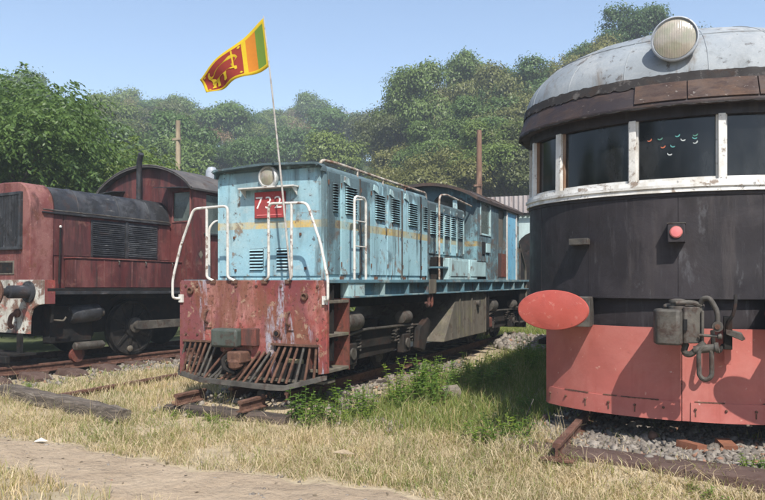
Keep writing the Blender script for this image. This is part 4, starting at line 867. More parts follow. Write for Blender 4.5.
band('body_panel', 'rc_black', 1.495, 2.44, 0, 0, .04, -90, 0.9); band('body_panel', 'rc_black', 1.495, 2.44, .0, .0, .04, 1.1, 90)
band('panel_joint', 'rc_black', 1.50, 2.43, -.006, -.006, .02, .5, 1.5, False, 4)
for a_ in (-58, -30, 27, 57): band('panel_joint', 'rc_black', 1.50, 2.40, .003, .003, .02, a_, a_ + .35, False, 2)
band('panel_top_bead', 'rc_black', 2.40, 2.445, .012, .012, .03)
band('recessed_band', 'rc_black', 1.20, 1.497, -.07, -.07, .04)
band('body_lip', 'rc_black', 1.485, 1.505, .008, .008, .08)
# red skirt: two plates with a bolted strip below
for a0, a1 in ((-53.5, 2.0), (2.25, 53.5)):
    sk = band('skirt_plate', 'rc_red', .405, 1.225, .0, .0, .02, a0, a1, False, 40)
    band('skirt_strip', 'rc_red', .405, .575, .014, .012, .012, a0 + 2.6, a1 - .4, False, 40, sk)
    for i, a in enumerate(np.arange(a0 + 4, a1, 9.2)):
        x, y = ell(float(a), .014); x2, y2 = ell(float(a), .034)
        MB().lathe([(.012, 0), (.012, .010), (.006, .016)], (x, y, .515), (x2 - x, y2 - y, 0), 8).build('bolt', M['rust'], sk)
        if i % 4 != 1: MB().bx(x - .005, x + .005, y - .004, y + .01, .452, .497).build('slot', M['rust'], sk)
for a0, a1, z in ((-41, -30, .580), (-24, -19, .581), (-17.5, -5, .579), (6, 15, .580), (27, 33, .581)): band('peeled_edge', 'rust', z - .004, z + .005 , .0155, .0135, .01, a0, a1, False, 18, jag=.003)
for sx in (-1, 1):      # skirt returns backwards at each end
    x, y = ell(53.5); MB().bx(sx * (x - .02), sx * x, y, y + .45, .41, 1.22).build('skirt_return', M['rc_red'], rc)
# inside: dark bulkhead so that the saloon does not read through
MB().bx(-1.4, 1.4, 8.9, 8.95, .5, 3.4).build('bulkhead', M['dark'], rc)
MB().bx(-1.42, 1.42, 7.6, 20, .95, 1.0).build('underframe', M['frame_black'], rc)
for yb in (8.3, 10.2):
    ax_ = MB().cyl((-.8, yb, .75), (.8, yb, .75), .07, n=10).build('axle', M['frame_black'], rc)
    for sx in (-1, 1): MB().lathe([(.1, -.06), (.45, -.06), (.48, -.02), (.45, .0), (.44, .06), (.40, .07), (.38, .02), (.1, .04)], (sx * .86, yb, .745), (sx, 0, 0), 32).build('wheel', M['wheel'], ax_)
# window band
si = band('window_sill', 'rc_white', 2.43, 2.535, .035, .02, .10)
band('sill_strip', 'rc_white', 2.47, 2.495, .045, .045, .02, -80, 80, False, 60, si)
band('window_header', 'rc_black', 3.10, 3.24, .0, .0, .08)
post = [(-66.5, 2.6), (-44.8, 3.0), (-13.6, 2.3), (14.2, 2.3), (44.8, 3.0), (66.5, 2.6), (88, 3)]
post = [(-88, 3)] + post
for a, w_ in post: band('window_post', 'rc_white', 2.53, 3.105, .018, .012, .10, a - w_ / 2, a + w_ / 2, False, 4, rc, .005)
for i in range(len(post) - 1):
    a0 = post[i][0] + post[i][1] / 2; a1 = post[i + 1][0] - post[i + 1][1] / 2
    if a1 - a0 < 2: continue
    wf = band('window_pane', 'glass', 2.545, 3.10, -.045, -.05, .008, a0, a1, False, 14)
    for q0, q1, mt in ((a0, a0 + .6, 'rc_wood' if i in (1, 2) else 'rc_white'), (a1 - .5, a1, 'rc_white')): band('window_bead', mt, 2.545, 3.10, -.02, -.02, .03, q0, q1, False, 3, wf)
    band('window_bead', 'rc_white', 2.535, 2.562, -.02, -.02, .03, a0 + .6, a1 - .5, False, 14, wf)
# small bird stickers on the middle pane
SCOL = [('sticker_orange', (.42, .12, .06)), ('sticker_teal', (.09, .29, .28)), ('sticker_white', (.42, .45, .44)), ('sticker_green', (.07, .20, .15))]
SM = [paint(n_, c_, [], .5, dents=0) for n_, c_ in SCOL]
for x, z, c in ((-.215, 2.925, 0), (-.125, 2.93, 3), (.065, 2.905, 2), (-.02, 2.855, 1), (-.10, 2.855, 0), (-.045, 2.785, 2), (.165, 2.94, 3), (.16, 2.915, 1), (.165, 2.875, 2), (.02, 2.945, 1)):
    a = math.degrees(math.asin(x / AX)); ex, ey = ell(a, -.0445)
    cres = [(.018 * math.cos(R(t)), -.014 * abs(math.sin(R(t)))) for t in range(180, 361, 20)] + [(.016, .004), (.004, -.004), (-.006, -.006), (-.016, .003)]
    m = MB(); ra_ = x * 37 + z * 11; m.prism([(x + 1.15 * (u * math.cos(ra_ % .9 - .45) - v * math.sin(ra_ % .9 - .45)), z + 1.15 * (u * math.sin(ra_ % .9 - .45) + v * math.cos(ra_ % .9 - .45))) for u, v in cres], 'y', ey - .004, ey - .001); m.build('bird_sticker', SM[c], rc)
# cornice boards, torn canvas edge, dome roof
band('cornice', 'rc_cornice', 3.20, 3.40, .12, .055, .03, -90, 90)
band('cornice_soffit', 'rc_cornice', 3.19, 3.205, .12, .12, .16)
band('peeling_bead', 'rc_canvas', 3.178, 3.192, .118, .118, .03, -88, 88, False, 120, jag=.005)
for a0, a1 in ((-12, 3.5), (3.8, 24), (24.3, 46)): band('cornice_board', 'rc_board', 3.225, 3.395, .128, .078, .02, a0, a1, False, 16, rc, .003)
band('roof_canvas_edge', 'rc_canvas', 3.385, 3.475, .07, .055, .05, n=150, jag=.014)
NR = 18; rings = []; nn = 72
def rz(k): return 3.455 + .63 * (1 - k ** 2.9) ** .56
ks = [1 - (i / NR) ** 1.6 * .999 for i in range(NR + 1)]
Vr = []; Fr = []
for k in ks:
    ring = [(-AX * k * 1.03, YR, rz(k))] + [(AX * 1.03 * k * math.sin(R(-90 + 180 * i / nn)), YC - AY * 1.03 * k * math.cos(R(-90 + 180 * i / nn)), rz(k)) for i in range(nn + 1)] + [(AX * 1.03 * k, YR, rz(k))]
    rings.append(ring)
n2 = nn + 3
for r0 in rings: Vr += r0
for i in range(NR):
    for j in range(n2 - 1): Fr.append((i * n2 + j, i * n2 + j + 1, (i + 1) * n2 + j + 1, (i + 1) * n2 + j))
MB().add(Vr, Fr).build('dome_roof', M['rc_roof'], rc, smooth=60)
for k in (.80, .47):      # sheet overlaps
    r0 = [(AX * 1.03 * k * math.sin(R(-88 + 176 * i / nn)), YC - AY * 1.03 * k * math.cos(R(-88 + 176 * i / nn)), rz(k) + .002) for i in range(nn + 1)]
    MB().tube(r0, .006, 5).build('roof_seam', M['rc_roof'], rc)
for a in (-62, -38, -16, 10, 34, 60):
    MB().tube([(AX * 1.03 * k * math.sin(R(a)), YC - AY * 1.03 * k * math.cos(R(a)), rz(k) + .001) for k in ks[:13]], .005, 5).build('roof_seam', M['rc_roof'], rc)
# headlamp on the dome
hl = MB().lathe([(.09, -.34), (.15, -.24), (.18, -.10), (.188, .0), (.198, .012), (.198, .045), (.186, .052), (.178, .03)], (0, 6.63, 3.775), (0, -1, .03), 40).build('headlamp', M['lamp_grey'], rc)
MB().lathe([(.178, .0), (.172, .012), (.12, .036), (.0, .05)], (0, 6.605, 3.775), (0, -1, .03), 40).build('lens', M['lens'], hl)
MB().prism([(6.66, 3.50), (6.95, 3.50), (6.95, 3.70), (6.70, 3.66)], 'x', -.06, .06).build('lamp_bracket', M['lamp_grey'], hl)
# marker lamp box, lamp iron
mk = MB().bx(-.055, .085, 6.53, 6.67, 1.98, 2.145).build('marker_lamp', M['rc_black'], rc, .006)
MB().lathe([(.052, 0), (.052, .012), (.046, .014)], (.015, 6.53, 2.07), (0, -1, 0), 24).build('lens_rim', M['rc_red'], mk)
MB().lathe([(.045, 0), (.042, .006), (.0, .012)], (.015, 6.517, 2.07), (0, -1, 0), 24).build('lens', M['lamp_pink'], mk)
MB().bx(-.06, .09, 6.525, 6.66, 2.145, 2.153).build('lamp_lid', M['iron'], mk)
li = MB().hexa([(-.94, 6.74, 1.985), (-.75, 6.66, 1.985), (-.75, 6.80, 1.985), (-.94, 6.92, 1.985), (-.94, 6.74, 2.045), (-.75, 6.66, 2.045), (-.75, 6.80, 2.045), (-.94, 6.92, 2.045)]).build('lamp_shelf', M['iron'], rc, .004)
# buffers
for sx in (-1, 1):
    bu = MB().lathe([(.10, 0), (.10, .30), (.075, .31), (.075, .52)], (sx * .985, 6.80, 1.385), (0, -1, 0), 24).build('buffer', M['frame_black'], rc)
    MB().lathe([(.5, 0), (.97, .008), (1.0, .022), (.97, .034), (.6, .05), (.0, .058)], (sx * .985, 6.225, 1.385), (0, -1, 0), 56, .315, .178, (0, 0, 1)).build('buffer_head', M['buffer_red'], bu)
    MB().bx(sx * .985 - .27 if sx < 0 else sx * .985 - .26, sx * .985 + .26 if sx < 0 else sx * .985 + .27, 6.60, 6.95, 1.215, 1.495).build('buffer_plate', M['iron'], bu, .006)
# centre coupler with shackles
cp = MB().prism([(-.155, 6.28), (-.13, 6.16), (-.09, 6.13), (.045, 6.13), (.075, 6.17), (.075, 6.30), (.03, 6.50), (.03, 6.75), (-.10, 6.75), (-.10, 6.50)], 'z', 1.115, 1.41).build('coupler', M['iron'], rc, .018)
MB().prism([(.077, 6.19), (.10, 6.18), (.235, 6.28), (.235, 6.42), (.20, 6.42), (.20, 6.31), (.077, 6.24)], 'z', 1.13, 1.43).build('guard_arm', M['iron'], cp, .008)
MB().bx(.082, .112, 6.165, 6.183, 1.24, 1.33).build('knuckle_slot', M['dark'], cp)
MB().lathe([(.075, 0), (.075, .02), (.055, .03), (.055, .05), (.07, .055), (.07, .075), (.03, .085)], (.035, 6.30, 1.41), (0, 0, 1), 18).build('knuckle_pin', M['iron'], cp)
MB().bx(-.08, .24, 6.30, 6.55, 1.415, 1.445).build('top_plate', M['iron'], cp, .01)
MB().tube(rpath([(.02, 6.24, 1.46), (.14, 6.26, 1.47), (.22, 6.27, 1.44)], .06), .02, 8).build('lift_rod', M['iron'], cp)
MB().tube(rpath([(.20, 6.28, 1.43), (.225, 6.25, 1.50), (.275, 6.23, 1.505), (.335, 6.23, 1.40), (.335, 6.23, 1.28), (.30, 6.23, 1.255)], .07, 7), .0215, 10).build('shackle', M['iron'], rc)
MB().cyl((.335, 6.28, 1.275), (.335, 6.185, 1.275), .042, n=16).build('shackle_eye', M['iron'], rc)
MB().cyl((.335, 6.19, 1.275), (.335, 6.175, 1.275), .022, n=8).build('shackle_nut', M['rust'], rc)
MB().bx(.215, .235, 6.24, 6.36, 1.06, 1.40).build('chain_hanger', M['iron'], rc, .004)
MB().tube(rpath([(.10, 6.30, 1.12), (.08, 6.27, 1.05), (.13, 6.24, 1.03), (.20, 6.24, 1.10), (.24, 6.24, 1.14)], .06, 6), .026, 9).build('screw_link', M['iron'], rc)
MB().cyl((.16, 6.24, 1.075), (.34, 6.22, 1.105), .034, n=14).build('trunnion', M['iron'], rc)
MB().cyl((.32, 6.22, 1.10), (.345, 6.218, 1.104), .044, n=14).build('trunnion_nut', M['iron'], rc)
MB().cyl((.20, 6.22, 1.20), (.34, 6.22, 1.195), .012, n=8).build('screw_handle', M['iron'], rc); MB().lathe([(.01, -.02), (.024, -.01), (.024, .01), (.01, .02)], (.35, 6.22, 1.194), (1, 0, 0), 10).build('handle_knob', M['iron'], rc)
lk = [(.245 + .048 * math.cos(R(t)), 6.215, (1.045 if math.sin(R(t)) > 0 else .90) + .06 * math.sin(R(t))) for t in range(0, 360, 15)]
MB().tube(lk, .0195, 9, closed=True).build('chain_link', M['iron'], rc)
# hose hook bracket to the right of the coupler
MB().tube(rpath([(.475, 6.52, 1.52), (.475, 6.44, 1.47), (.455, 6.42, 1.36), (.415, 6.44, 1.30), (.41, 6.46, 1.22)], .05), .015, 7).build('hose_hook', M['frame_black'], rc)
MB().prism([(.40, 1.24), (.52, 1.21), (.545, 1.165), (.52, 1.15), (.40, 1.20)], 'y', 6.40, 6.56).build('hook_shelf', M['iron'], rc, .004)
MB().bx(.385, .45, 6.45, 6.70, 1.07, 1.34).build('hook_bracket', M['frame_black'], rc, .004)
MB().tube(rpath([(.30, 6.50, 1.22), (.31, 6.42, 1.08), (.35, 6.42, 1.05), (.38, 6.5, 1.10)], .04), .018, 7).build('hose_cock', M['frame_black'], rc)
MB().bx(.39, .445, 6.60, 6.655, .93, 1.07).build('skirt_tab', M['rc_red'], rc, .003)
MB().tube([(-1.34, 7.02, .44), (-1.40, 6.95, .28), (-1.44, 6.88, .13)], .005, 5).build('hanging_wire', M['iron'], rc)
# ------------------------------------------------------------------ shed and poles behind
sd = thing('tin_shed', 'corrugated pinkish grey tin shed with pale blue lower wall behind the blue locomotive', 'shed', (-4.5, 24, 0))
def corr(x0, x1, y, z0, z1, amp=.03, pitch=.15):
    m = MB(); n = int((x1 - x0) / pitch * 8); A = []; B = []
    for i in range(n + 1):
        x = x0 + (x1 - x0) * i / n; d = amp * math.sin(2 * math.pi * (x - x0) / pitch)
        A.append((x, y + d, z0)); B.append((x, y + d, z1))
    return m.solid_strip(A, B, [(a[0], a[1] + .008, a[2]) for a in B], [(a[0], a[1] + .008, a[2]) for a in A])
for i in range(7):
    x = -8.4 + i * 1.0; corr(x, x + 1.02, 24 - (i % 2) * .02, 3.99 + .01 * (i % 3), 4.62, .028, .17).build('tin_sheet', M['shed_tin'], sd)
MB().bx(-8.4, -1.4, 24.1, 24.3, -.3, 4.0).build('lower_wall', M['shed_pale'], sd)
MB().bx(-8.4, -1.4, 23.92, 24.0, 3.93, 3.985).build('eave_beam', M['frame_black'], sd)
for xa in (-5.35, -3.2):
    pts = [(xa - .75, -.2), (xa - .75, 2.6)] + [(xa - .75 * math.cos(R(t)), 2.6 + .75 * math.sin(R(t))) for t in range(15, 180, 15)] + [(xa + .75, 2.6), (xa + .75, -.2)]
    MB().prism(pts, 'y', 24.05, 24.11).build('arched_doorway', M['frame_black'], sd)
MB().bx(-8.4, -1.4, 24.3, 30, 4.3, 4.4).build('roof', M['shed_tin'], sd)
MB().bx(-8.4, -1.4, 29.9, 30, -.3, 4.3).build('back_wall', M['shed_pale'], sd)
po = thing('pole', 'slim rusty brown pole behind the blue locomotive cab', 'pole', (-8.03, 26, 0))
MB().tube([(-8.03, 26, -.3), (-8.03, 26, 4.8), (-8.02, 26, 7.5)], [.15, .12, .10], 10).build('shaft', M['pole'], po)
MB().bx(-8.2, -7.86, 25.86, 25.90, 5.3, 5.38).build('clamp', M['pole'], po)
wp = thing('wooden_pole', 'pale bare wooden pole standing among the trees behind the maroon shunter', 'pole', (-23.1, 26, 0))
MB().tube([(-23.1, 26, -.3), (-23.1, 26, 9.35)], [.17, .11], 10).build('shaft', M['wood_pole'], wp)
MB().bx(-23.35, -22.85, 25.86, 25.92, 8.4, 8.5).build('cross_arm', M['wood_pole'], wp)

# ------------------------------------------------------------------ trees
def leaf_quads(P, axis_, nrm, L, Wd):
    # rhombic leaves: base, side, tip, side
    sd_ = np.cross(axis_, nrm); sd_ /= np.linalg.norm(sd_, axis=1, keepdims=True) + 1e-9
    L = L[:, None]; Wd = Wd[:, None]
    V = np.stack([P - axis_ * L * .5, P + sd_ * Wd * .5 + nrm * L * .06, P + axis_ * L * .5 - nrm * L * .08, P - sd_ * Wd * .5 + nrm * L * .06], 1)
    n = len(P); return V.reshape(-1, 3), np.arange(n * 4).reshape(n, 4)
def unit(v): return v / (np.linalg.norm(v, axis=1, keepdims=True) + 1e-9)
def crown_mesh(seed, W, H, base, n, leaf, mat, lobes=14, lobe_r=.36, droop=.3, asp=.5, inner=.55, flat=.75):
    rg = np.random.default_rng(seed)
    d = unit(rg.normal(size=(lobes, 3))); d[:, 2] = np.abs(d[:, 2]) * 1.1 - .35
    rad = rg.uniform(.35, .8, lobes)
    C = d * rad[:, None] * np.array([W / 2, W / 2, H / 2]) + np.array([0, 0, base + H / 2])
    C[0] = (0, 0, base + H * .62); LR = rg.uniform(.65, 1.25, lobes) * lobe_r * W / 2
    # twig clusters on each lobe
    ncl = max(lobes * 6, n // 42); li = rg.integers(0, lobes, ncl); dd = unit(rg.normal(size=(ncl, 3))); dd[:, 2] = np.where(dd[:, 2] < -.45, -dd[:, 2], dd[:, 2])
    CC = C[li] + dd * (LR[li] * (inner + (1 - inner) * rg.random(ncl) ** .6) * rg.uniform(.85, 1.22, ncl))[:, None] * np.array([1, 1, flat])
    k = rg.integers(0, ncl, n); spread = leaf * 1.55
    P = CC[k] + rg.normal(size=(n, 3)) * spread * np.array([1, 1, .6])
    out = unit(unit(P - C[li[k]]) + .8 * unit(P - CC[k] + np.array([0, 0, spread * .3]))); nr = unit(out * 1.0 + np.array([0, 0, .35]) + rg.normal(size=(n, 3)) * .38)
    ax = unit(rg.normal(size=(n, 3)) + out * .6 - np.array([0, 0, droop])); ax = unit(ax - nr * np.sum(ax * nr, 1, keepdims=True))
    L = leaf * rg.uniform(.6, 1.4, n)
    V, F = leaf_quads(P, ax, nr, L, L * asp * rg.uniform(.7, 1.3, n))
    return npmesh('crown_leaves', V, F, mat), C
def spray_crown(seed, W, H, base, nsp, mat, L=.95, lpn=15, leaf=.17, lobes=22, lobe_r=.34):
    # drooping sprays: each a twig with leaves set in pairs along it
    rg = np.random.default_rng(seed); d = unit(rg.normal(size=(lobes, 3))); d[:, 2] = np.abs(d[:, 2]) * 1.1 - .4
    C = d * rg.uniform(.4, .85, lobes)[:, None] * np.array([W / 2, W / 2, H / 2]) + np.array([0, 0, base + H / 2]); LR = rg.uniform(.6, 1.2, lobes) * lobe_r * W / 2
    li = rg.integers(0, lobes, nsp); dd = unit(rg.normal(size=(nsp, 3))); dd[:, 2] = np.where(dd[:, 2] < -.5, -dd[:, 2], dd[:, 2])
    S = C[li] + dd * (LR[li] * rg.uniform(.35, 1.0, nsp))[:, None] * np.array([1, 1, .75])
    out = unit(dd * np.array([1, 1, .35]) + rg.normal(size=(nsp, 3)) * .35); Ls = L * rg.uniform(.5, 1.3, nsp)
    side = unit(np.cross(out, np.array([0, 0, 1.]))); P = []; A = []; N = []
    for j in range(lpn):
        t = (j + .5) / lpn; q = S + out * (Ls * t)[:, None] + np.array([0, 0, 1.]) * (Ls * (.18 * t - .75 * t * t))[:, None]
        tang = unit(out + np.array([0, 0, 1.]) * (.18 - 1.5 * t)); sg = 1 if j % 2 else -1
        ax = unit(side * sg * .8 + tang * .55 - np.array([0, 0, .35]) + rg.normal(size=(nsp, 3)) * .18)
        nr = unit(np.cross(ax, tang) * -sg + np.array([0, 0, .9]) + rg.normal(size=(nsp, 3)) * .25); nr = unit(nr - ax * np.sum(nr * ax, 1, keepdims=True))
        P.append(q + ax * leaf * .5); A.append(ax); N.append(nr)
    P, A, N = (np.concatenate(x) for x in (P, A, N)); Lf = leaf * rg.uniform(.7, 1.3, len(P))
    V, F = leaf_quads(P, A, N, Lf, Lf * .42); return npmesh('crown_sprays', V, F, mat), C
def trunk_mesh(seed, H, r_, C, nb=7):
    rr = random.Random(seed); m = MB(); top = Vector((rr.uniform(-.3, .3), rr.uniform(-.3, .3), H))
    pts = [Vector((0, 0, -.6)), Vector((rr.uniform(-.1, .1), rr.uniform(-.1, .1), H * .3)), Vector((rr.uniform(-.2, .2), rr.uniform(-.2, .2), H * .65)), top]
    m.tube(pts, [r_ * 1.25, r_, r_ * .75, r_ * .3], 8)
    for c in list(C)[:nb]:
        t = rr.uniform(.35, .8); b = pts[1].lerp(pts[3], t); c = Vector(c); mid = b.lerp(c, .5) + Vector((0, 0, -.15 * (c - b).length))
        m.tube([b, mid, c], [r_ * .45, r_ * .28, r_ * .08], 6)
    return m.mesh('trunk', M['bark'])
def proto(seed, W, H, base, n, leaf, mat, **k):
    cm, C = crown_mesh(seed, W, H, base, n, leaf, M[mat], **k); return trunk_mesh(seed, base + H * .55, W * .035 + .05, C), cm
def plant_tree(pr, loc, s, rz, name, label, group, cat='tree', sq=1.0):
    o = bpy.data.objects.new(name, None); COL.objects.link(o); o.location = loc; o.rotation_euler = (0, 0, rz); o.scale = (s, s, s * sq)
    o['label'] = label; o['category'] = cat; o['group'] = group
    for nm, me in (('trunk', pr[0]), ('crown', pr[1])):
        c = bpy.data.objects.new(nm, me); COL.objects.link(c); c.parent = o
    return o
FARP = [proto(20 + i, W, H, b, 9500, .32, mt, lobes=lb, lobe_r=lr) for i, (W, H, b, mt, lb, lr) in enumerate([(7, 8, .9, 'leaf_far', 11, .44), (6, 9.5, 1.2, 'leaf_far', 12, .42), (8.5, 7, .6, 'leaf_far', 14, .38), (7, 8, .7, 'leaf_olive', 11, .42), (6, 7.5, .6, 'leaf_near', 11, .42)])]
BARE = proto(40, 7, 7, 2.5, 1500, .38, 'leaf_bare', lobes=16, asp=.18)
MIDP = [proto(50 + i, W, H, b, 26000, .20, mt, lobes=lb, inner=.45, lobe_r=.33) for i, (W, H, b, mt, lb) in enumerate([(8.5, 8, 2.2, 'leaf_olive', 17), (8, 9, 2.5, 'leaf_far', 16), (7, 7, 1.6, 'leaf_olive', 14)])]
rt_ = random.Random(11)
LF = ['rounded dark green tree on the hazy far hillside', 'olive tinted tree on the hazy far hillside', 'fresh green tree on the hazy far hillside']
def ptree(px, r_, pr, s, name, label, group, sq=1.0, dz=0.):
    az = azpx(px); z = float(hillz(np.array(r_), np.array(az))) + dz
    return plant_tree(pr, (r_ * math.sin(az), r_ * math.cos(az), z), s, rt_.uniform(0, 6.28), name, label, group, sq=sq)
# far hillside, rows from the crest downwards
for row, fr in enumerate((1.0, .91, .82, .73, .64, .55, .46, .37, .29)):
    px = -45 + rt_.uniform(0, 20)
    while px < 405:
        crest = float(np.interp(azpx(px), AZK, FARR)); r_ = 27 + (crest - 27) * fr + rt_.uniform(-3, 3)
        s = rt_.uniform(.6, 1.25) * (.86 if fr < .6 else 1)
        k = rt_.choice((0, 1, 2, 0, 1, 2, 3, 3, 4))
        hidden = (px < 100 and fr < .6)
        if not hidden:
            ptree(px, r_, FARP[k], s, 'hillside_tree', LF[0 if k < 3 else k - 2], ('dark', 'olive', 'fresh')[0 if k < 3 else k - 2] + ' trees on the far hillside', rt_.uniform(.85, 1.15))
        px += (rt_.uniform(4.2, 7.0) * 690 / r_) * (1.0 if fr > .8 else 1.15)
for px, fr, s in ((155, 1.0, .9), (288, .97, .7), (318, .80, .85), (338, .74, .9), (353, .70, .7), (300, .66, .7), (205, .62, .7), (222, .55, .6)):
    ptree(px, 27 + (132 - 27) * fr, BARE, s, 'bare_tree', 'leafless pale brown tree on the far hillside', 'bare trees on the far hillside', dz=1.2)
for px, s, sq in ((160, .95, 1.0), (136, 1.0, 1.0), (232, .95, 1.1), (310, 1.05, 1.25), (322, .9, 1.25), (352, .85, 1.0)):
    ptree(px, float(np.interp(azpx(px), AZK, FARR)) - 4, FARP[rt_.choice((0, 1))], s, 'crest_tree', 'tall dark tree standing out on the far hill crest', 'tall trees on the hill crest', sq)
# nearer wooded slope to the right
for px, r_, k, s, sq in ((398, 62, 0, 1.05, 1.25), (416, 60, 1, 1.1, 1.35), (440, 63, 0, 1.1, 1.35), (466, 66, 1, 1.1, 1.4), (492, 64, 0, 1.2, 1.3), (520, 64, 1, 1.1, 1.1), (545, 68, 0, 1.15, 1.1), (585, 70, 1, 1.05, 1.05), (610, 66, 0, 1.1, 1.15), (640, 68, 1, 1.1, 1.15), (672, 70, 0, 1.0, 1.0),
                         (410, 54, 2, 1.0, 1.0), (436, 52, 1, .9, 1.0), (458, 56, 0, 1.0, 1), (482, 54, 1, 1.0, 1), (508, 54, 2, 1.1, 1), (532, 56, 0, 1, 1), (392, 48, 2, .85, 1), (404, 43, 0, .7, 1), (426, 43, 2, .9, 1), (447, 44, 0, .85, 1), (469, 43, 2, .9, 1), (492, 44, 1, .85, 1), (514, 43, 2, .9, 1), (535, 45, 0, .9, 1),
                         (388, 38, 2, .6, .9), (412, 35, 2, .65, .9), (434, 34, 0, .6, .9), (457, 35, 2, .65, .9), (480, 34, 0, .6, .9), (502, 35, 2, .65, .9), (522, 36, 2, .65, .9)):
    ptree(px, r_, MIDP[k], s, 'slope_tree', ('olive green leafy tree on the wooded slope beside the railcar', 'dark green leafy tree on the wooded slope beside the railcar', 'low olive tree at the foot of the wooded slope beside the railcar')[k], ('olive', 'dark', 'low olive')[k] + ' trees on the near slope', sq, -.5)
for i in range(22):
    ptree(700 + i * 34 + rt_.uniform(-10, 10), (44, 62, 53)[i % 3] + rt_.uniform(-3, 3), MIDP[(0, 1, 2)[i % 3]], rt_.uniform(.85, 1.15) * (.55 if i < 7 else 1), 'slope_tree', 'leafy tree on the wooded slope hidden behind the railcar body', 'trees behind the railcar', rt_.uniform(.95, 1.2), -.5)
# leafy tree close behind the maroon shunter: long drooping leaves
nt1, C1 = spray_crown(71, 11.5, 7.6, 1.6, 5600, M['leaf_near'], .95, 15, .15, 26, .30)
nt2, C2 = spray_crown(72, 8.6, 6.2, .9, 3800, M['leaf_near'], .85, 14, .145, 20, .32)
nt3, C3 = spray_crown(73, 5.8, 3.9, .2, 1300, M['leaf_bright'], .8, 12, .18, 14, .34)
def at(px, r_): a = azpx(px); return (r_ * math.sin(a), r_ * math.cos(a), 0)
def lone(name, label, px, r_, tr, cr, s, rz, grp=None, dz=0):
    x, y, _ = at(px, r_); z = max(float(hillz(np.array(r_), np.array(azpx(px)))), 0) if r_ > 27 else 0
    o = plant_tree((tr, cr), (x, y, z + dz), s, rz, name, label, grp or label, 'tree' if 'tree' in name else 'bush')
    if not grp: del o['group']
    return o
T1 = trunk_mesh(71, 5.5, .22, C1, 16); T2 = trunk_mesh(72, 4.0, .15, C2, 12); T3 = trunk_mesh(73, 1.6, .06, C3, 8)
lone('broadleaf_tree', 'large broadleaf tree with drooping bright leaves behind the nose of the maroon shunter', 0, 24, T1, nt1, .97, .4)
lone('broadleaf_tree', 'broadleaf tree with dense mid green leaves behind the maroon shunter hood', 80, 25, T2, nt2, 1.0, 2.2)
lone('broadleaf_tree', 'smaller light green tree behind the exhaust of the maroon shunter', 132, 28, T2, nt2, .70, 4.4)
lone('broadleaf_tree', 'dark leafy tree beside the large drooping tree', -75, 27, T2, nt2, 1.15, .9)
for i, (px, r_, s) in enumerate(((62, 22.5, .75), (108, 23.5, .6), (150, 27, .8), (186, 28, .85), (214, 29, .75), (243, 30, .7), (275, 32, .7), (30, 22, .7))):
    lone('leafy_bush', 'bright green leafy bush behind the maroon shunter and blue locomotive', px, r_, T3, nt3, s, i * 1.3, 'bright bushes behind the trains')
for i, (px, r_, s) in enumerate(((300, 34, .8), (330, 36, .8), (362, 37, .85))):
    lone('leafy_bush', 'bright green leafy bush behind the hood of the blue locomotive', px, r_, T3, nt3, s, i * 1.7, 'bushes behind the blue hood')
for i, (x, y, s) in enumerate(((-13.6, 8.0, .5), (-14.2, 10.2, .55), (-13.9, 12.4, .5), (-14.6, 14.6, .6), (-14.4, 6.2, .5), (-12.9, 17.0, .55), (-10.6, 18.6, .5))):
    plant_tree((T3, nt3), (x, y, 0), s, i * 1.1, 'low_bush', 'low bush in the shade behind the maroon shunter wheels', 'low bushes behind the maroon shunter', 'bush')
for i, (x, y, s) in enumerate(((-16, -14, 1.1), (-8.5, -17, 1.15), (-1.5, -18, 1.05), (5, -21, .85), (-22, -7, 1.15), (13, -24, .75), (-27, -19, 1.2), (-4, -30, 1.3))):
    plant_tree(FARP[i % 5], (x, y, 0), s, i * 1.9, 'roadside_tree', 'leafy tree across the footpath mirrored darkly in the railcar windows', 'trees mirrored in the railcar windows')
# banana plants: arching torn fronds
def banana(px, r_, s, rz):
    x, y, _ = at(px, r_); z = max(float(hillz(np.array(r_), np.array(azpx(px)))), 0)
    o = thing('banana_plant', 'banana plant with long arching fronds behind the maroon shunter cab', 'plant', (x, y, z), (0, 0, 0), (0, 0, rz), 'banana plants behind the trains'); o.scale = (s, s, s)
    MB().tube([(0, 0, -.3), (0, 0, 2.2)], [.16, .10], 8).build('stem', M['leaf_bright'], o)
    rr = random.Random(px)
    for k in range(8):
        a = k * 2.4 + rr.uniform(-.3, .3); L = rr.uniform(1.8, 2.6); m = MB(); nseg = 9; A = []; B = []; Cm = []
        for i in range(nseg + 1):
            t = i / nseg; rr_ = L * (t * .75); zz = 2.2 + L * (.75 * t - .75 * t * t * (1 + .3 * (k % 3))); wd = .30 * math.sin(math.pi * min(1, .08 + t * .92)) ** .7
            c, s_ = math.cos(a), math.sin(a); Cm.append((rr_ * c, rr_ * s_, zz)); A.append((rr_ * c - s_ * wd, rr_ * s_ + c * wd, zz - wd * .45)); B.append((rr_ * c + s_ * wd, rr_ * s_ - c * wd, zz - wd * .45))
        m.strip(A, Cm); m.strip(Cm, B); m.build('frond', M['leaf_bright'] if k % 3 else M['leaf_olive'], o)
banana(222, 31, 1.15, .3); banana(240, 32, 1.2, 1.5); banana(180, 30, .9, 2.2)

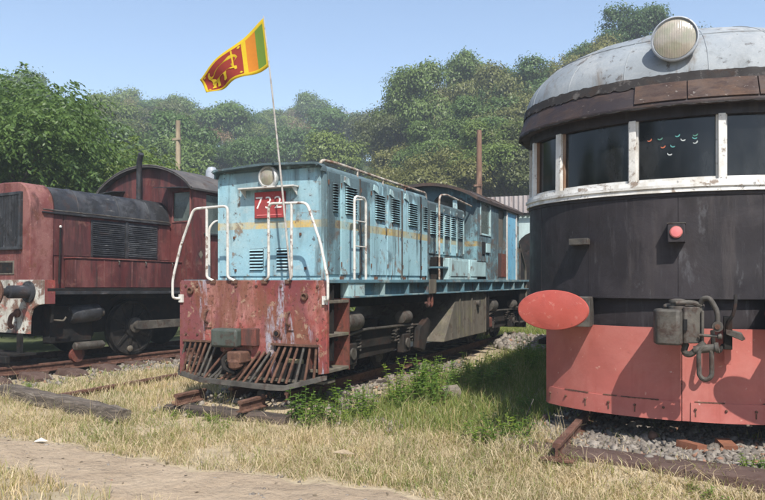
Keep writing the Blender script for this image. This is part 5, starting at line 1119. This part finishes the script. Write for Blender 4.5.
# ------------------------------------------------------------------ grass and weeds
def blades(name, label, fx, n, h0, h1, wd, mat, seed, lean=.45):
    rg = np.random.default_rng(seed); P, hs = fx(rg, n); m = len(P)
    H = rg.uniform(h0, h1, m) * hs; a = rg.uniform(0, 2 * np.pi, m); d = np.stack([np.cos(a), np.sin(a), np.zeros(m)], 1); b = rg.uniform(0, 2 * np.pi, m); s_ = np.stack([np.cos(b), np.sin(b), np.zeros(m)], 1)
    ln = rg.uniform(.1, 1, m) * lean; w2 = wd * rg.uniform(.6, 1.4, m)
    up = np.array([0, 0, 1.]); H_ = H[:, None]; ln = ln[:, None]; w2 = w2[:, None]
    mid = P + up * H_ * .55 + d * H_ * ln * .35; tip = P + up * H_ * (1 - .35 * ln) + d * H_ * ln * 1.1
    V = np.stack([P - s_ * w2, P + s_ * w2, mid + s_ * w2 * .8, mid - s_ * w2 * .8, tip + s_ * w2 * .12, tip - s_ * w2 * .12], 1).reshape(-1, 3)
    base = (np.arange(m) * 6)[:, None]
    F = np.concatenate([base + np.array([[0, 1, 2, 3]]), base + np.array([[3, 2, 4, 5]])], 0)
    o = npobj(name, V, F, M[mat]); tag(o, label, 'grass', kind='stuff'); return o
def tufty(rg, n, box, dens, k=9, spread=.05):
    nt_ = n // k; X = rg.uniform(box[0], box[1], nt_); Y = rg.uniform(box[2], box[3], nt_); keep = rg.random(nt_) < dens(X, Y); X, Y = X[keep], Y[keep]
    hs = rg.uniform(.5, 1.25, len(X)); X = np.repeat(X, k) + rg.normal(size=len(X) * k) * spread; Y = np.repeat(Y, k) + rg.normal(size=len(Y) * k) * spread
    ok = ~((Y < path_hi(X) - .02) & (Y > path_lo(X) + .04)); hs = np.repeat(hs, k)[ok]; X, Y = X[ok], Y[ok]
    return np.stack([X, Y, zg(X, Y) - .008], 1), hs
def d_verge(X, Y):
    d = sstep(6.75, 6.1, Y + .25 * wob(X, Y, .8)) * (.62 + .38 * wob(X, Y, 1.6, 1))
    d = d * (1 - .85 * sstep(1.15, .8, np.abs(X + 5)) * sstep(6.15, 6.4, Y)) * (1 - .9 * sstep(1.35, 1.1, np.abs(X + .25)) * sstep(5.75, 6.0, Y + .05 * X))
    bare = np.clip(.95 - 1.15 * sstep(.0, .35, wob(X, Y, .9, 4)) * sstep(4.95, 5.3, Y) - .6 * sstep(.1, .4, wob(X, Y, 2.6, 7)), .04, 1)
    return np.clip(d * bare * 1.15, 0, 1)
blades('dry_grass', 'straw coloured dry grass along the footpath verge', lambda rg, n: tufty(rg, n, (-11, 2.2, 4.75, 6.9), d_verge, 10, .04), 76000, .035, .13, .0030, 'grass_dry', 1, 1.0)
blades('dry_grass', 'tall straw coloured dry grass in front of the railcar rail stub', lambda rg, n: tufty(rg, n, (-4.2, -.9, 5.0, 7.0), lambda X, Y: np.clip(.5 + .6 * wob(X, Y, 1.5, 6), 0, 1) * sstep(-4.2, -3.2, X) * sstep(7.0, 6.4, Y) * sstep(-.9, -1.4, X), 12, .05), 26000, .05, .18, .003, 'grass_dry', 2, 1.0)
def d_mid(X, Y): return np.clip(.55 + .4 * wob(X, Y, 1.2), 0, 1) * sstep(1.75, 2.2, left_t(X, Y)) * sstep(-6.15, -6.5, X)
blades('dry_grass', 'dry yellow grass between the maroon shunter track and the blue locomotive', lambda rg, n: tufty(rg, n, (-9.2, -6.1, 6.3, 12), d_mid, 10, .06), 40000, .06, .18, .004, 'grass_dry', 3, .8)
def d_green(X, Y): return np.clip(.75 + .4 * wob(X, Y, .9, 2), 0, 1) * sstep(-4.1, -3.4, X) * sstep(-1.35, -1.75, X) * sstep(6.3, 7.0, Y)
blades('green_grass', 'rank green grass between the blue locomotive and the railcar', lambda rg, n: tufty(rg, n, (-4.1, -1.3, 6.3, 23), d_green, 10, .06), 95000, .08, .26, .004, 'grass_green', 4, .8)
blades('green_grass', 'green grass in front of the shed beyond the blue locomotive', lambda rg, n: tufty(rg, n, (-9, -1.5, 16.5, 23.8), lambda X, Y: .8 + 0 * X, 10, .09), 40000, .10, .28, .006, 'grass_green', 11, .8)
blades('green_grass', 'rank green grass on the far side of the railcar', lambda rg, n: tufty(rg, n, (1.7, 9, 5.5, 22), lambda X, Y: np.clip(.6 + .4 * wob(X, Y, .9, 2), 0, 1), 10, .08), 50000, .08, .24, .006, 'grass_green', 12, .8)
blades('green_grass', 'thin green grass around the rails and timber', lambda rg, n: tufty(rg, n, (-11, 2, 5.0, 7.6), lambda X, Y: .75 * sstep(-.1, .35, wob(X, Y, 1.0, 5)) * (1 - .8 * sstep(1.1, .8, np.abs(X + .25)) * sstep(5.9, 6.1, Y)), 9, .05), 34000, .05, .15, .0035, 'grass_green', 5, .8)
blades('green_grass', 'green grass growing through the ballast by the maroon shunter', lambda rg, n: tufty(rg, n, (-11, -7.5, 5.2, 10), lambda X, Y: .45 * sstep(1.1, 1.4, left_t(X, Y)) * sstep(2.3, 1.7, left_t(X, Y)) * (.4 + .6 * wob(X, Y, 1.4, 3)), 9, .05), 22000, .05, .14, .004, 'grass_green', 6, .8)
blades('dry_grass', 'sparse dry tufts on the near side of the footpath', lambda rg, n: tufty(rg, n, (-7, .5, 3.0, 4.05), lambda X, Y: np.clip(.4 + .6 * wob(X, Y, 1.7, 1), 0, 1) * sstep(4.35, 3.8, Y), 12, .05), 22000, .05, .16, .003, 'grass_dry', 7, .9)
def weed_mesh(seed, H, nst, leaf, n):
    rg = np.random.default_rng(seed); P = []; A = []; N = []; m = MB()
    for s_ in range(nst):
        a = rg.uniform(0, 6.28); r_ = rg.uniform(0, .08); ln = rg.uniform(.05, .35); h = H * rg.uniform(.6, 1.1); b = np.array([r_ * math.cos(a), r_ * math.sin(a), -.02]); t = b + np.array([math.cos(a) * ln * h, math.sin(a) * ln * h, h])
        m.tube([tuple(b), tuple((b + t) / 2 + np.array([0, 0, .02])), tuple(t)], [.005, .004, .002], 4)
        for k in range(n):
            f = .2 + .8 * k / n; q = b + (t - b) * f; an = k * 2.4 + rg.uniform(-.4, .4); ax = np.array([math.cos(an), math.sin(an), .25 - .4 * (1 - f)]); ax /= np.linalg.norm(ax)
            L = leaf * (1.15 - .6 * f); P.append(q + ax * L * .55); A.append(ax); N.append(np.array([-ax[0] * .3, -ax[1] * .3, 1]))
    P, A, N = np.array(P), np.array(A), unit(np.array(N)); L = leaf * rg.uniform(.7, 1.2, len(P))
    V, F = leaf_quads(P, A, N, L, L * .55)
    return npmesh('weed_leaves', V, F, M['leaf_weed']), m.mesh('stem', M['leaf_weed'])
WP = [weed_mesh(90 + i, H, ns, lf, n) for i, (H, ns, lf, n) in enumerate(((.42, 5, .085, 11), (.30, 7, .075, 8), (.55, 4, .08, 15), (.16, 6, .065, 5)))]
def weed(x, y, k, s, label, group):
    o = bpy.data.objects.new('weed_plant', None); COL.objects.link(o); o.location = (x, y, float(zg(x, y))); o.rotation_euler = (0, 0, rt_.uniform(0, 6.28)); o.scale = (s, s, s)
    o['label'] = label; o['category'] = 'weed'; o['group'] = group
    for nm, me in (('leaves', WP[k][0]), ('stems', WP[k][1])):
        c = bpy.data.objects.new(nm, me); COL.objects.link(c); c.parent = o
for i in range(60):
    y = rt_.uniform(7.6, 14.8); x = -3.75 + rt_.uniform(-.15, 1.05) * (1 if y > 9 else .8)
    weed(x, y, rt_.choice((0, 0, 1, 2)), rt_.uniform(.7, 1.15), 'leafy green weed growing along the side of the blue locomotive', 'weeds beside the blue locomotive')
for i in range(16):
    weed(rt_.uniform(-4.35, -3.55), rt_.uniform(6.35, 7.3), rt_.choice((1, 3, 1, 0)), rt_.uniform(.6, 1.0), 'low bright green weed under the front step of the blue locomotive', 'weeds by the front step')
for i in range(16):
    weed(rt_.uniform(-2.05, -1.5), rt_.uniform(6.3, 8.4), rt_.choice((0, 1, 1, 3)), rt_.uniform(.6, .95), 'green weed in the shade beside the red railcar skirt', 'weeds beside the railcar skirt')
for x, y, k, s in ((.30, 6.12, 1, .55), (.42, 6.2, 3, .8), (.55, 6.18, 1, .5), (.05, 5.62, 3, .7), (-.1, 5.66, 3, .6), (.15, 5.55, 3, .6)):
    weed(x, y, k, s, 'small green weed sprouting from the ballast in front of the railcar', 'weeds in the railcar ballast')
for x, y in ((-5.62, 6.3), (-5.5, 6.36), (-5.0, 6.25), (-4.8, 6.2), (-8.9, 6.9), (-9.1, 7.0), (-5.2, 6.3)):
    weed(x, y, 3, .75, 'tiny green weed at the edge of the timber sleeper', 'tiny weeds by the timbers')
blades('dry_grass', 'short trampled dry grass below the steel sleeper of the railcar track', lambda rg, n: tufty(rg, n, (-1.6, 2.6, 4.6, 5.85), lambda X, Y: np.clip(.7 + .5 * wob(X, Y, 1.7, 2), 0, 1) * sstep(5.88, 5.7, Y + .1 * X), 10, .05), 26000, .03, .13, .003, 'grass_dry', 8, 1.2)
blades('matted_grass', 'flattened pale straw matted along the footpath verge', lambda rg, n: tufty(rg, n, (-10, 1.5, 4.75, 6.8), lambda X, Y: np.clip(.45 + .6 * wob(X, Y, 1.9, 3), 0, 1) * (1 - .9 * sstep(1.3, 1.1, np.abs(X + .25)) * sstep(5.7, 5.9, Y)), 8, .07), 30000, .07, .2, .0028, 'grass_dry', 9, 2.3)
blades('grass_stalks', 'tall thin seed stalks standing above the dry verge', lambda rg, n: tufty(rg, n, (-9, -1, 5.0, 6.9), lambda X, Y: np.clip(.1 + .5 * wob(X, Y, 1.3, 5), 0, 1), 3, .05), 3600, .22, .42, .0018, 'grass_dry', 10, .5)
def litter(rg_, n):
    X = rg_.uniform(-8, 1.5, n); Y = rg_.normal(4.85, .35, n); P = np.stack([X, Y, zg(X, Y) + .016], 1)
    ax = unit(np.stack([rg_.normal(size=n), rg_.normal(size=n), rg_.normal(size=n) * .15], 1)); nr = unit(np.stack([rg_.normal(size=n) * .3, rg_.normal(size=n) * .3, np.ones(n)], 1)); nr = unit(nr - ax * np.sum(nr * ax, 1, keepdims=True))
    L = rg_.uniform(.02, .06, n); return leaf_quads(P, ax, nr, L, L * .5)
lv, lfz = litter(np.random.default_rng(8), 150)
tag(npobj('leaf_litter', lv, lfz, M['leaf_bare']), 'small brown dead leaves strewn along the footpath', 'leaves', kind='stuff')
# fallen leaves and litter on the path
lf = MB().add([(-.05, 0, .004), (0, .022, .014), (.06, 0, .006), (0, -.022, .012)], [(0, 1, 2, 3)])
tag(inst(lf.mesh('leaf', M['wood_pole'], smooth=0), 'fallen_leaf', None, (-2.93, 5.42, .10), (.2, .1, .4), (2.0, 2.0, 2)), 'pale dry fallen leaf lying on the grass verge', 'leaf')
tag(inst(MB().add([(-.06, -.03, .004), (.05, -.035, .02), (.07, .03, .008), (-.04, .04, .03)], [(0, 1, 2, 3)]).mesh('paper', M['letter_white'], smooth=0), 'paper_scrap', None, (-6.08, 4.84, .02), None), 'white paper scrap at the grass edge of the footpath', 'litter')
# ------------------------------------------------------------------ haze
hz = MB().bx(-300, 300, -300, 300, -1.5, 60).build('haze', None, smooth=0)
hm = bpy.data.materials.new('haze_air'); hm.use_nodes = True; hn = hm.node_tree.nodes; hn.remove(hn['Principled BSDF'])
pv = hn.new('ShaderNodeVolumePrincipled'); pv.inputs['Color'].default_value = (.80, .90, 1, 1); pv.inputs['Density'].default_value = .0019; pv.inputs['Anisotropy'].default_value = .0
hm.node_tree.links.new(pv.outputs[0], hn['Material Output'].inputs['Volume']); hz.data.materials.append(hm)
tag(hz, 'thin pale daylight haze filling the valley air', 'haze', kind='stuff')
